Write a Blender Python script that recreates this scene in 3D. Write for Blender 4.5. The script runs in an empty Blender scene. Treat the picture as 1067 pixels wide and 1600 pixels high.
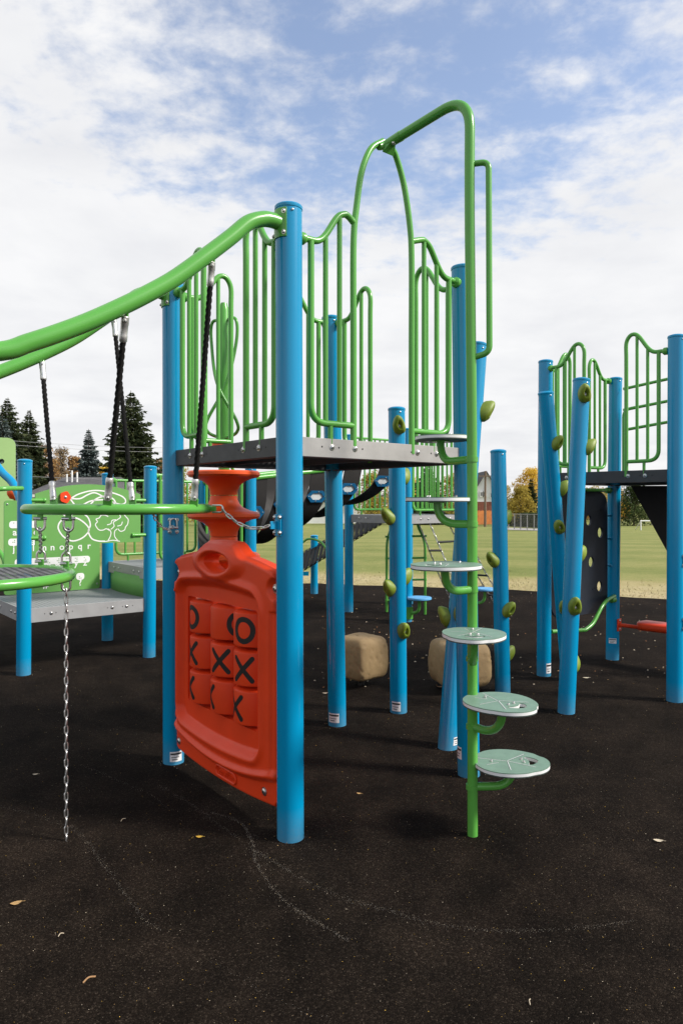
import bpy, bmesh, math, random
from mathutils import Vector as V, Matrix, noise
random.seed(7)
sc = bpy.context.scene
COL = sc.collection
PI = math.pi
# ------------------------------------------------------------------ camera numbers (photo 1067x1600)
F, H0, CX, EYE = 1119.0, 785.0, 533.5, 1.58
def P(x, y, Y): return V(((x-CX)*Y/F, Y, EYE-(y-H0)*Y/F))
def G(x, y):
    Y = F*EYE/(y-H0); return V(((x-CX)*Y/F, Y, 0))
def R(a): return math.radians(a)

cam = bpy.data.cameras.new('camera'); co = bpy.data.objects.new('camera', cam); COL.objects.link(co)
co.location = (0, 0, EYE); co.rotation_euler = (PI/2, 0, 0)
cam.sensor_fit = 'VERTICAL'; cam.sensor_height = 36; cam.lens = F/1600*36
cam.shift_y = (H0-800)/1600
cam.clip_end = 6000; cam.clip_start = 0.05
sc.camera = co
# ------------------------------------------------------------------ materials
def new_mat(name):
    m = bpy.data.materials.new(name); m.use_nodes = True
    nt = m.node_tree; b = nt.nodes['Principled BSDF']
    return m, nt, b
def N(nt, t, **kw):
    n = nt.nodes.new(t)
    for k, v in kw.items():
        if k.startswith('i_'): n.inputs[int(k[2:])].default_value = v
        else: setattr(n, k, v)
    return n
def ramp(nt, stops):
    r = nt.nodes.new('ShaderNodeValToRGB'); e = r.color_ramp.elements
    while len(e) > 1: e.remove(e[-1])
    e[0].position, e[0].color = stops[0][0], (*stops[0][1], 1)
    for p, c in stops[1:]:
        q = e.new(p); q.color = (*c, 1)
    return r
def noise_tex(nt, scale, detail=3, rough=.55, coord='Object'):
    tc = nt.nodes.new('ShaderNodeTexCoord'); n = nt.nodes.new('ShaderNodeTexNoise')
    n.inputs['Scale'].default_value = scale; n.inputs['Detail'].default_value = detail; n.inputs['Roughness'].default_value = rough
    nt.links.new(tc.outputs[coord], n.inputs['Vector']); return n
def simple(name, col, rough=.5, metal=0, var=.12, vscale=6, bump=0, bscale=200, coat=0, spec=.5, rvar=.1):
    m, nt, b = new_mat(name)
    n = noise_tex(nt, vscale, 4)
    c1 = tuple(max(0, c*(1-var)) for c in col); c2 = tuple(min(1, c*(1+var)) for c in col)
    r = ramp(nt, [(.3, c1), (.7, c2)])
    nt.links.new(n.outputs['Fac'], r.inputs['Fac']); nt.links.new(r.outputs['Color'], b.inputs['Base Color'])
    b.inputs['Metallic'].default_value = metal; b.inputs['Specular IOR Level'].default_value = spec
    b.inputs['Coat Weight'].default_value = coat; b.inputs['Coat Roughness'].default_value = .12
    mr = N(nt, 'ShaderNodeMapRange'); n2 = noise_tex(nt, vscale*3.1, 5)
    mr.inputs['To Min'].default_value = max(.02, rough-rvar); mr.inputs['To Max'].default_value = rough+rvar
    nt.links.new(n2.outputs['Fac'], mr.inputs['Value']); nt.links.new(mr.outputs['Result'], b.inputs['Roughness'])
    if bump:
        nb = noise_tex(nt, bscale, 3); bp = N(nt, 'ShaderNodeBump'); bp.inputs['Strength'].default_value = bump
        bp.inputs['Distance'].default_value = .004
        nt.links.new(nb.outputs['Fac'], bp.inputs['Height']); nt.links.new(bp.outputs['Normal'], b.inputs['Normal'])
    return m
M = {}
M['blue'] = simple('blue_powder_coat', (0.0, .25, .47), .22, var=.03, vscale=2, spec=.5, rvar=.03)
def weathered_blue():
    m = M['blue']; nt = m.node_tree; b = nt.nodes['Principled BSDF']; L = nt.links.new
    src = b.inputs['Base Color'].links[0].from_socket
    tc = N(nt, 'ShaderNodeTexCoord'); sp = N(nt, 'ShaderNodeSeparateXYZ'); L(tc.outputs['Object'], sp.inputs['Vector'])
    lo = N(nt, 'ShaderNodeMapRange'); lo.inputs['From Min'].default_value = .0; lo.inputs['From Max'].default_value = .16; lo.inputs['To Min'].default_value = .55; lo.inputs['To Max'].default_value = 0; L(sp.outputs['Z'], lo.inputs['Value'])
    n = noise_tex(nt, 30, 5, .7); mu = N(nt, 'ShaderNodeMath', operation='MULTIPLY'); L(lo.outputs['Result'], mu.inputs[0]); L(n.outputs['Fac'], mu.inputs[1])
    mp = N(nt, 'ShaderNodeMapping'); mp.inputs['Scale'].default_value = (38, 38, 5); L(tc.outputs['Object'], mp.inputs['Vector'])
    n2 = N(nt, 'ShaderNodeTexNoise'); n2.inputs['Scale'].default_value = 1; n2.inputs['Detail'].default_value = 6; n2.inputs['Roughness'].default_value = .7; L(mp.outputs['Vector'], n2.inputs['Vector'])
    th = N(nt, 'ShaderNodeMapRange'); th.inputs['From Min'].default_value = .66; th.inputs['From Max'].default_value = .74; th.inputs['To Max'].default_value = .16; L(n2.outputs['Fac'], th.inputs['Value'])
    ad = N(nt, 'ShaderNodeMath', operation='ADD'); ad.use_clamp = True; L(mu.outputs[0], ad.inputs[0]); L(th.outputs['Result'], ad.inputs[1])
    mx = N(nt, 'ShaderNodeMix', data_type='RGBA'); mx.inputs['B'].default_value = (.20, .19, .175, 1); L(src, mx.inputs['A']); L(ad.outputs[0], mx.inputs['Factor']); L(mx.outputs['Result'], b.inputs['Base Color'])
weathered_blue()
M['green'] = simple('green_powder_coat', (.10, .35, .058), .24, var=.04, vscale=3, spec=.45, rvar=.04)
M['panel_green'] = simple('green_panel_sheet', (.125, .33, .075), .5, var=.04, vscale=3)
M['pale_green'] = simple('pale_green_sheet', (.38, .58, .22), .5, var=.04, vscale=3)
M['white'] = simple('white_sheet_core', (.78, .78, .77), .5, var=.03)
M['red'] = simple('red_moulded_plastic', (.76, .056, .011), .42, var=.06, vscale=5, bump=.06, bscale=260, spec=.3)
M['orange'] = simple('orange_moulded_plastic', (.82, .10, .018), .42, var=.05, vscale=5, bump=.05, bscale=260, spec=.3)
M['black'] = simple('black_paint', (.012, .011, .010), .45, var=.1)
M['rope'] = simple('black_rope', (.008, .0075, .007), .8, spec=.2, var=.3, vscale=60, bump=.3, bscale=500)
M['belt'] = simple('black_rubber_belt', (.010, .0085, .008), .6, spec=.3, var=.25, vscale=7, bump=.1, bscale=120)
M['navy'] = simple('dark_blue_black_sheet', (.014, .021, .034), .45, var=.1)
M['olive'] = simple('olive_hold_plastic', (.17, .235, .018), .5, var=.14, vscale=14, bump=.25, bscale=120)
M['steel'] = simple('zinc_steel', (.62, .61, .59), .33, metal=1, var=.15, vscale=40)
M['alu'] = simple('cast_aluminium', (.68, .67, .65), .42, metal=.85, var=.12, vscale=60, bump=.1)
M['hole'] = simple('dark_socket', (.01, .01, .01), .6)
M['pad_green'] = simple('sage_green_sheet', (.165, .265, .195), .45, var=.1, vscale=18, bump=.1, bscale=300)
M['pad_under'] = simple('dark_pad_underside', (.04, .06, .05), .6)
M['fascia'] = simple('grey_vinyl_coat', (.34, .33, .315), .55, var=.12, vscale=8, bump=.15, bscale=250)
M['fascia_light'] = simple('light_grey_vinyl_coat', (.30, .30, .30), .55, var=.08, vscale=8, bump=.15, bscale=250)
M['charcoal_and_shaded'] = simple('charcoal_and_shaded_vinyl', (.045, .046, .05), .55, var=.12, vscale=8, bump=.15, bscale=250)  # main tower deck uses it as a shaded copy of the grey coat
M['paper'] = simple('sticker_paper', (.75, .74, .74), .55, var=.03)
M['rim_blue'] = simple('dark_blue_sheet', (.0, .085, .20), .4, var=.05)
M['sky_blue'] = simple('light_blue_sheet', (.10, .36, .66), .45, var=.05)

def perforated(name, col, pitch, rad):
    m, nt, b = new_mat(name)
    b.inputs['Base Color'].default_value = (*col, 1); b.inputs['Roughness'].default_value = .7; b.inputs['Specular IOR Level'].default_value = .15
    tc = N(nt, 'ShaderNodeTexCoord')
    uv = tc.outputs['UV']
    sc_ = N(nt, 'ShaderNodeVectorMath', operation='SCALE'); sc_.inputs['Scale'].default_value = 1/pitch
    fr = N(nt, 'ShaderNodeVectorMath', operation='FRACTION'); sb = N(nt, 'ShaderNodeVectorMath', operation='SUBTRACT')
    sb.inputs[1].default_value = (.5, .5, 0)
    ln = N(nt, 'ShaderNodeVectorMath', operation='LENGTH'); lt = N(nt, 'ShaderNodeMath', operation='LESS_THAN'); lt.inputs[1].default_value = rad/pitch
    mp = N(nt, 'ShaderNodeVectorMath', operation='MULTIPLY'); mp.inputs[1].default_value = (1, 1, 0)
    L = nt.links.new
    L(uv, sc_.inputs[0]); L(sc_.outputs['Vector'], fr.inputs[0]); L(fr.outputs['Vector'], sb.inputs[0]); L(sb.outputs['Vector'], mp.inputs[0])
    L(mp.outputs['Vector'], ln.inputs[0]); L(ln.outputs['Value'], lt.inputs[0])
    tr = N(nt, 'ShaderNodeBsdfTransparent'); mx = N(nt, 'ShaderNodeMixShader'); out = nt.nodes['Material Output']
    L(lt.outputs['Value'], mx.inputs['Fac']); L(b.outputs['BSDF'], mx.inputs[1]); L(tr.outputs['BSDF'], mx.inputs[2]); L(mx.outputs['Shader'], out.inputs['Surface'])
    return m
M['deck_perf'] = perforated('dark_perforated_deck', (.035, .035, .036), .042, .0085)
M['deck_perf_grey'] = perforated('grey_perforated_deck', (.25, .26, .26), .042, .0075)
M['ramp_perf'] = perforated('black_perforated_ramp', (.006, .006, .006), .085, .02)
M['mesh_perf'] = perforated('grey_mesh_deck', (.14, .14, .145), .035, .010)

# ------------------------------------------------------------------ mesh builder
class MB:
    def __init__(s): s.v = []; s.f = []; s.mi = []; s.uv = {}
    def add(s, vs, fs, mi=0):
        o = len(s.v); s.v += [V(p) for p in vs]
        for f in fs: s.f.append(tuple(o+i for i in f)); s.mi.append(mi)
    def tube(s, pts, r, seg=12, mi=0, cap=True, closed=False, twist=None):
        pts = [V(p) for p in pts]; n = len(pts); vs = []; fs = []
        def tan(i):
            if closed: return (pts[(i+1) % n]-pts[i-1]).normalized()
            a = pts[max(i-1, 0)]; b = pts[min(i+1, n-1)]; return (b-a).normalized()
        t = tan(0); up = V((0, 0, 1)) if abs(t.z) < .9 else V((1, 0, 0))
        u = (up-t*up.dot(t)).normalized(); dist = 0
        for i in range(n):
            t = tan(i); u = (u-t*u.dot(t))
            u = u.normalized() if u.length > 1e-6 else t.orthogonal().normalized()
            w = t.cross(u)
            if i: dist += (pts[i]-pts[i-1]).length
            rr = r[i] if isinstance(r, (list, tuple)) else r
            for k in range(seg):
                a = 2*PI*k/seg
                q = rr*(1+twist[0]*math.cos(3*(a-twist[1]*dist))) if twist else rr
                vs.append(pts[i]+(u*math.cos(a)+w*math.sin(a))*q)
        m = n if closed else n-1
        for i in range(m):
            for k in range(seg):
                a = i*seg+k; b = i*seg+(k+1) % seg; c = ((i+1) % n)*seg+(k+1) % seg; d = ((i+1) % n)*seg+k
                fs.append((a, b, c, d))
        if cap and not closed:
            fs.append(tuple(range(seg-1, -1, -1))); fs.append(tuple((n-1)*seg+k for k in range(seg)))
        s.add(vs, fs, mi)
    def lathe(s, prof, c, ax=V((0, 0, 1)), seg=24, mi=0, sx=1, sy=1, u=None):
        c = V(c); ax = V(ax).normalized(); u = V(u) if u else ax.orthogonal().normalized(); u = (u-ax*u.dot(ax)).normalized(); w = ax.cross(u)
        vs = []; fs = []; n = len(prof)
        for (r, z) in prof:
            for k in range(seg):
                a = 2*PI*k/seg; vs.append(c+ax*z+u*(r*sx*math.cos(a))+w*(r*sy*math.sin(a)))
        for i in range(n-1):
            for k in range(seg):
                fs.append((i*seg+k, i*seg+(k+1) % seg, (i+1)*seg+(k+1) % seg, (i+1)*seg+k))
        fs.append(tuple(range(seg-1, -1, -1))); fs.append(tuple((n-1)*seg+k for k in range(seg)))
        s.add(vs, fs, mi)
    def box(s, o, U, W, N_, mi=0):       # corner origin and three edge vectors
        o, U, W, N_ = V(o), V(U), V(W), V(N_)
        vs = [o, o+U, o+U+W, o+W, o+N_, o+U+N_, o+U+W+N_, o+W+N_]
        fs = [(3, 2, 1, 0), (4, 5, 6, 7), (0, 1, 5, 4), (1, 2, 6, 5), (2, 3, 7, 6), (3, 0, 4, 7)]
        if U.cross(W).dot(N_) < 0: fs = [f[::-1] for f in fs]
        s.add(vs, fs, mi)
    def ribbon(s, pts, w, th, mi=0):     # strip of width vector w, thickness th
        pts = [V(p) for p in pts]; w = V(w); n = len(pts); vs = []; fs = []
        for i, p in enumerate(pts):
            t = (pts[min(i+1, n-1)]-pts[max(i-1, 0)]).normalized(); nn = t.cross(w).normalized()*th/2
            vs += [p-w/2-nn, p+w/2-nn, p+w/2+nn, p-w/2+nn]
        for i in range(n-1):
            for k in range(4): fs.append((i*4+k, i*4+(k+1) % 4, (i+1)*4+(k+1) % 4, (i+1)*4+k))
        fs += [(3, 2, 1, 0), tuple((n-1)*4+k for k in range(4))]
        s.add(vs, fs, mi)
    def plate(s, fr, outer, holes, layers, mtop, mbot):
        # fr=(o,U,V,N); flat plate with holes; layers=[(z0,z1,mi)]
        o, U, W, Nn = fr
        bm = bmesh.new(); edges = []
        for loop in [outer]+holes:
            vv = [bm.verts.new((p[0], p[1], 0)) for p in loop]
            for i in range(len(vv)): edges.append(bm.edges.new((vv[i], vv[(i+1) % len(vv)])))
        bm.verts.ensure_lookup_table()
        bmesh.ops.triangle_fill(bm, use_beauty=True, use_dissolve=False, edges=edges)
        bm.verts.index_update()
        co_ = [v.co.copy() for v in bm.verts]; tris = []
        for f in bm.faces:
            ids = [v.index for v in f.verts]
            a, b, c = (co_[i] for i in ids[:3])
            if (b-a).cross(c-a).z < 0: ids.reverse()
            tris.append(tuple(ids))
        bm.free()
        z0 = layers[0][0]; z1 = layers[-1][1]
        s.add([o+U*p.x+W*p.y+Nn*z1 for p in co_], tris, mtop)
        s.add([o+U*p.x+W*p.y+Nn*z0 for p in co_], [t[::-1] for t in tris], mbot)
        for li, loop in enumerate([outer]+holes):
            ar = sum(loop[i][0]*loop[(i+1) % len(loop)][1]-loop[(i+1) % len(loop)][0]*loop[i][1] for i in range(len(loop)))
            ccw = (ar > 0) == (li == 0)
            for (a, b, mi) in layers:
                n = len(loop)
                vs = [o+U*p[0]+W*p[1]+Nn*a for p in loop]+[o+U*p[0]+W*p[1]+Nn*b for p in loop]
                fs = [(i, (i+1) % n, n+(i+1) % n, n+i) for i in range(n)]
                if not ccw: fs = [f[::-1] for f in fs]
                s.add(vs, fs, mi)
    def build(s, name, mats, parent=None, origin=None, smooth=True, angle=38, bevel=0, uvf=None, label=None):
        me = bpy.data.meshes.new(name)
        if origin is None: origin = V(parent['_o']) if parent is not None and '_o' in parent else V((0, 0, 0))
        me.from_pydata([p-origin for p in s.v], [], s.f)
        for m in (mats if isinstance(mats, (list, tuple)) else [mats]): me.materials.append(M[m] if isinstance(m, str) else m)
        me.polygons.foreach_set('material_index', s.mi)
        if uvf:
            ul = me.uv_layers.new(name='uv')
            for l in me.loops: ul.data[l.index].uv = uvf(s.v[l.vertex_index])
        me.validate(); me.update()
        if smooth:
            me.shade_smooth(); me.set_sharp_from_angle(angle=R(angle))
        o = bpy.data.objects.new(name, me); COL.objects.link(o)
        if parent is not None: o.parent = parent; o['_o'] = list(origin)
        else: o.location = origin; o['_o'] = list(origin)
        if bevel:
            b = o.modifiers.new('edge', 'BEVEL'); b.width = bevel; b.segments = 2; b.limit_method = 'ANGLE'; b.angle_limit = R(50)
        if label: o['label'] = label
        return o
def thing(name, loc, label, cat, group=None):
    o = bpy.data.objects.new(name, None); COL.objects.link(o); o.location = loc; o['_o'] = list(V(loc))
    o.empty_display_size = .1
    o['label'] = label; o['category'] = cat
    if group: o['group'] = group
    return o
def tag(o, label=None, cat=None, group=None, kind=None):
    for k, v in (('label', label), ('category', cat), ('group', group), ('kind', kind)):
        if v: o[k] = v
    return o
def copy_tree(o, parent=None):
    c = o.copy(); COL.objects.link(c)
    if parent is not None: c.parent = parent
    for ch in list(o.children): copy_tree(ch, c)
    return c
def cat_rom(pts, n=8, closed=False):
    pts = [V(p) for p in pts]; out = []; m = len(pts)
    rng = range(m) if closed else range(m-1)
    for i in rng:
        if closed: p0, p1, p2, p3 = pts[i-1], pts[i], pts[(i+1) % m], pts[(i+2) % m]
        else:
            p1, p2 = pts[i], pts[i+1]; p0 = pts[i-1] if i else p1*2-p2; p3 = pts[i+2] if i+2 < m else p2*2-p1
        for k in range(n):
            t = k/n
            out.append(.5*((2*p1)+(p2-p0)*t+(2*p0-5*p1+4*p2-p3)*t*t+(3*p1-p0-3*p2+p3)*t**3))
    if not closed: out.append(pts[-1])
    return out
def fillet(pts, r, n=6):
    pts = [V(p) for p in pts]; out = [pts[0]]
    for i in range(1, len(pts)-1):
        a, b, c = pts[i-1], pts[i], pts[i+1]
        rr = r[i-1] if isinstance(r, (list, tuple)) else r
        d1 = (a-b); d2 = (c-b); k = min(rr, d1.length*(.96 if len(pts) == 3 else .49), d2.length*(.96 if len(pts) == 3 else .49))
        p = b+d1.normalized()*k; q = b+d2.normalized()*k
        for j in range(n+1):
            t = j/n; out.append(p*(1-t)**2+b*2*t*(1-t)+q*t*t)
    out.append(pts[-1]); return out
def circ(cx, cy, rx, ry=None, n=24, a0=0):
    ry = ry or rx
    return [(cx+rx*math.cos(a0+2*PI*k/n), cy+ry*math.sin(a0+2*PI*k/n)) for k in range(n)]
def rrect(x0, y0, x1, y1, r, n=5):
    out = []
    for (cx, cy, a) in ((x1-r, y1-r, 0), (x0+r, y1-r, 90), (x0+r, y0+r, 180), (x1-r, y0+r, 270)):
        for k in range(n+1):
            t = R(a+90*k/n); out.append((cx+r*math.cos(t), cy+r*math.sin(t)))
    return out
def chain_mb(mb, pts, L=.046, w=.0105, r=.0034, seg=7, mi=0):
    pts = [V(p) for p in pts]
    seglen = [(pts[i+1]-pts[i]).length for i in range(len(pts)-1)]; tot = sum(seglen)
    pitch = L-2*r-.001; n = max(1, round(tot/pitch))
    def at(d):
        for i, l in enumerate(seglen):
            if d <= l or i == len(seglen)-1: return pts[i].lerp(pts[i+1], min(1.1, d/l)), (pts[i+1]-pts[i]).normalized()
            d -= l
    for k in range(n):
        c, t = at((k+.5)*tot/n)
        u = t.orthogonal().normalized() if abs(t.z) < .95 else (V((.82, .57, 0))-t*t.dot(V((.82, .57, 0)))).normalized()
        w_ = t.cross(u); side = u if k % 2 else w_
        h = L/2-w; loop = []
        for j in range(7): a = PI*j/6; loop.append(c+t*(h+w*math.sin(a)-r)+side*((w-r)*math.cos(a)))
        for j in range(7): a = PI*j/6; loop.append(c-t*(h+w*math.sin(a)-r)-side*((w-r)*math.cos(a)))
        mb.tube(loop, r, seg, mi, closed=True)
def sag(a, b, drop, n=10):
    return [V(a).lerp(V(b), i/n)-V((0, 0, drop*4*(i/n)*(1-i/n))) for i in range(n+1)]
def bolt_mb(mb, c, n, r=.013, mi=0, mh=1):
    mb.lathe([(r*1.25, -.002), (r*1.25, .0015), (r*.95, .002), (r*.9, .005), (r*.6, .0085), (r*.32, .009)], c, n, 14, mi)
    mb.lathe([(r*.32, .006), (r*.30, .0095)], c, n, 6, mh)

def bolts(par, items):
    for c, n, r in items:
        q = MB(); bolt_mb(q, c, n, r); q.build('bolt', ['steel', 'hole'], par)
PR = .0635
def post(root, base, top_xy, top_z, sticker=None, r=PR, name='post'):
    b = V((base[0], base[1], 0)); t = V((top_xy[0], top_xy[1], top_z))
    ax = (t-b).normalized(); mb = MB()
    n = 14
    mb.tube([b.lerp(t, i/n)-ax*(.03 if i == 0 else 0) for i in range(n+1)], r, 40)
    p = mb.build(name, 'blue', root)
    mb = MB()
    mb.lathe([(r+.0022, -.012), (r+.003, -.010), (r+.003, .002), (r-.002, .008), (r*.7, .014), (r*.3, .017)], t, ax, 40)
    d = V((.35, -.94, 0)); mb.lathe([(.006, 0), (.006, .003), (.003, .005)], t+d*r-ax*.03, d, 8, 1)
    mb.build('cap', ['blue', 'steel'], p)
    if sticker is not None:
        a0, z0, wd, h = sticker; sm = MB()
        for (zz0, zz1, e, mi, inset) in ((z0, z0+h, .0008, 0, 0), (z0+h*.70, z0+h*.86, .0016, 1, .1), (z0+h*.18, z0+h*.26, .0016, 1, .55), (z0+h*.42, z0+h*.48, .0016, 1, .35)):
            k = 10; vs = []
            for i in range(k+1):
                a = R(a0)+(i/k-.5)*wd*(1-inset)/r-(inset*wd*.2/r if inset > .3 else 0)
                dd = V((math.cos(a), math.sin(a), 0))
                for zz in (zz0, zz1): vs.append(b+ax*zz+dd*(r+e))
            sm.add(vs, [(2*i, 2*i+2, 2*i+3, 2*i+1) for i in range(k)], mi)
        sm.build('sticker', ['paper', 'black'], p)
    return p

# guard rail on a deck edge; q = point on the edge line at the post centre, d = direction along the edge
def guardrail(root, q, d, dz, arch=None, scale=1.0, lo=.075, r=.0165, n=(.127, .216, .304), end=.395, hi=1.0, up=V((0, 0, 1))):
    q = V((q[0], q[1], 0)); d = V((d[0], d[1], 0)).normalized()
    def L(u, v): return q+d*(u*scale)+V((0, 0, dz+v))
    mb = MB()
    top = [L(.05, hi-.05), L(.10, hi-.045), L(.165, hi-.04), L(.215, hi), L(.285, hi+.10), L(.33, hi+.13)]
    if arch is None: top += [L(.37, hi+.115), L(end, hi+.06), L(end, hi-.05)]
    else: top += [L(.36, hi+.128), L(end, hi+.105)]
    sm = cat_rom(top, 6)
    if arch is None: mb.tube(sm+[L(end, .5), L(end, -.05)], r, 12)
    else:
        mb.tube(sm, r, 12)
        mb.tube(cat_rom([L(end, -.05), L(end, .5), L(end, 1.0)]+arch[0], 8), arch[1], 14)
    def topz(u):
        best = min(sm, key=lambda p: abs((p-q).dot(d)-u*scale)); return best.z-dz
    mb.tube(fillet([L(n[0], topz(n[0])), L(n[0], lo), L(end, lo)], .09, 8), r*.98, 12)
    for u in n[1:]: mb.tube([L(u, topz(u)), L(u, lo)], r*.8, 10)
    mb.tube([L(n[1]+.03, lo), L(n[1]+.03, -.03)], r*.8, 8)
    g = mb.build('guardrail', 'green', root)
    c = MB(); c.lathe([(.026, -.008), (.03, 0), (.03, .022), (.02, .034)], L(PR/scale-.004, hi-.05), d, 16)
    c.build('clamp', 'green', g)
    return g

def deck(root, corners, zt, h=.09, mf='fascia', mp='deck_perf', fasc=None):
    cs = [V((c[0], c[1], 0)) for c in corners]; n = len(cs); mb = MB()
    cen = sum(cs, V())/n
    e1 = (cs[1]-cs[0]).normalized(); e2 = (cs[-1]-cs[0]).normalized()
    mb.add([c+V((0, 0, zt-.004)) for c in cs], [tuple(range(n))])
    d = mb.build('deck', mp, root, smooth=False, uvf=lambda p: ((p-cs[0]).dot(e1), (p-cs[0]).dot(e2)))
    for i in range(n):
        a, b = cs[i], cs[(i+1) % n]; t = (b-a).normalized(); nn = V((t.y, -t.x, 0))
        if nn.dot((a+b)/2-cen) < 0: nn = -nn
        L = (b-a).length; f = MB()
        f.box(a+t*(PR*.55)+nn*.0+V((0, 0, zt-h)), t*(L-PR*1.1), nn*.012, V((0, 0, h)))
        f.box(a+t*(PR*.9)-nn*.05+V((0, 0, zt-h)), t*(L-PR*1.8), nn*.05, V((0, 0, .008)))
        for u in (.15, .235, .36, .64, .765, .85):
            f.lathe([(.005, -.002), (.005, .0006)], a+t*(L*u)+nn*.0125+V((0, 0, zt-h*.45)), nn, 10, 1)
        fo = f.build('fascia', [mf if fasc is None else fasc[i], 'hole'], d, smooth=False, bevel=.004)
        bolts(d, [(a+t*(L*u)+nn*.013+V((0, 0, zt-h*.45)), nn, .013) for u in (.2, .32, .68, .80)])
    for k in (.33, .66):                       # cross ribs below
        a = cs[0].lerp(cs[1], k); b = cs[-1].lerp(cs[2], k); rb = MB(); t = (b-a); nn = e1*.02
        rb.box(a+t*.02-nn/2+V((0, 0, zt-h*.8)), t*.96, nn, V((0, 0, h*.8-.012)))
        rb.build('rib', 'charcoal_and_shaded', d, smooth=False)
    return d
# ================================================================== MAIN TOWER
def col(base_px, top_px):
    b = G(*base_px); t = P(top_px[0], top_px[1], b.y); return b, t
pA = col((454, 1308), (451, 325)); pB = col((271.5, 1190), (270.5, 440)); pC = col((732, 1210), (722, 419)); pD = col((527, 1132), (517, 497))
DZ = 1.893
tower = thing('play_tower', (pA[0]+pD[0])/2, 'tall play tower with red noughts and crosses panel and looping green step climber', 'play tower')
for (b, t), st in ((pA, None), (pB, (-62, .02, .075, .06)), (pC, (-160, .1, .05, .07)), (pD, (-115, .03, .085, .065))):
    post(tower, b, (t.x, t.y), t.z, st)
def at_z(pr, z): b, t = pr; return b.lerp(t, z/t.z)
A, B, C_, D = (at_z(p, 1.9) for p in (pA, pB, pC, pD))
for p in (A, B, C_, D): p.z = 0
deck(tower, [A, C_, D, B], DZ, .092, fasc=['fascia', 'charcoal_and_shaded', 'charcoal_and_shaded', 'charcoal_and_shaded'])  # darker coat paints shade into the left front edge, sunny edge stays grey
def along(p0, p1, x):                       # point on ground line p0-p1 seen at photo column x
    k = (x-CX)/F; d = p1-p0; t = (k*p0.y-p0.x)/(d.x-k*d.y); return p0+d*t, t
def on(p0, p1, x, y):
    q, t = along(p0, p1, x); return P(x, y, q.y)
fork = P(604, 226, (A.y+C_.y)/2)
legL = [on(A, C_, 557.5, 318), on(A, C_, 565, 268), on(A, C_, 579, 233), fork+V((-.02, -.012, .012))]
legR = [on(A, C_, 640, 352), on(A, C_, 631, 290), on(A, C_, 619, 246), fork+V((.02, .012, .0))]
for (a, b) in ((A, B), (B, A), (B, D), (D, B), (D, C_), (C_, D)): guardrail(tower, a, b-a, DZ, end=.395)
guardrail(tower, A, C_-A, DZ, arch=(legL, .0165))
guardrail(tower, C_, A-C_, DZ, arch=(legR, .0165), end=.43, n=(.135, .235, .335))
# step climber: bent pole from the ground over to the fork of the arch
cb = G(738, 1305); Yc = cb.y
ptop = P(734, 165, Yc)
path = [V((cb.x, cb.y, -.03)), P(737.5, 1000, Yc), P(737, 600, Yc), P(735, 330, Yc)]
d2 = (fork-P(734, 150, Yc))
corner = P(734, 146, Yc)
path = fillet([V((cb.x, cb.y, -.03)), P(737.2, 700, Yc), P(733, 300, Yc), corner, fork+(corner-fork)*.10], [.3, .3, .17], 12)
mb = MB(); mb.tube(path, .0245, 18)
pole = mb.build('climber_pole', 'green', tower)
mb = MB(); a = fork+(corner-fork)*.19; b = fork+(corner-fork)*.02
mb.tube([a, b], [.027, .024], 16)
n_ = (corner-fork).normalized()
for tgt in (legL[2], legR[2]): mb.tube(cat_rom([a.lerp(b, .6), b+(tgt-b)*.18-n_*.004, b+(tgt-b)*.55], 4), [.022]*4+[.0205]*4+[.0185], 12)
side = (legR[2]-legL[2]); side.z = 0; side.normalize()
dn = V((0, 0, -.055)); mb.add([b-side*.035, b+side*.035, a.lerp(b, .5)+side*.012, a.lerp(b, .5)-side*.012, b-side*.04+dn, b+side*.04+dn], [(0, 1, 2, 3), (4, 5, 1, 0), (5, 4, 3, 2), (1, 5, 2), (4, 0, 3)])
fk = mb.build('fork_socket', 'green', pole)
mb = MB(); bolt_mb(mb, a.lerp(b, .75)+V((.01, -.024, -.018)), V((.3, -.9, -.3)), .009); mb.build('bolt', ['steel', 'hole'], pole)
g0, g1 = P(736, 256, Yc), P(742, 553, Yc)
off = V((.078, -.02, 0))
mb = MB(); mb.tube(fillet([g0+V((.01, 0, 0)), g0+off+V((0, 0, .0)), P(762, 552, Yc)+V((.003, -.02, .0)), g1+V((0, 0, -.015))], [.045, .06], 8), .0145, 12)
mb.build('grab_handle', 'green', pole)
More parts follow.
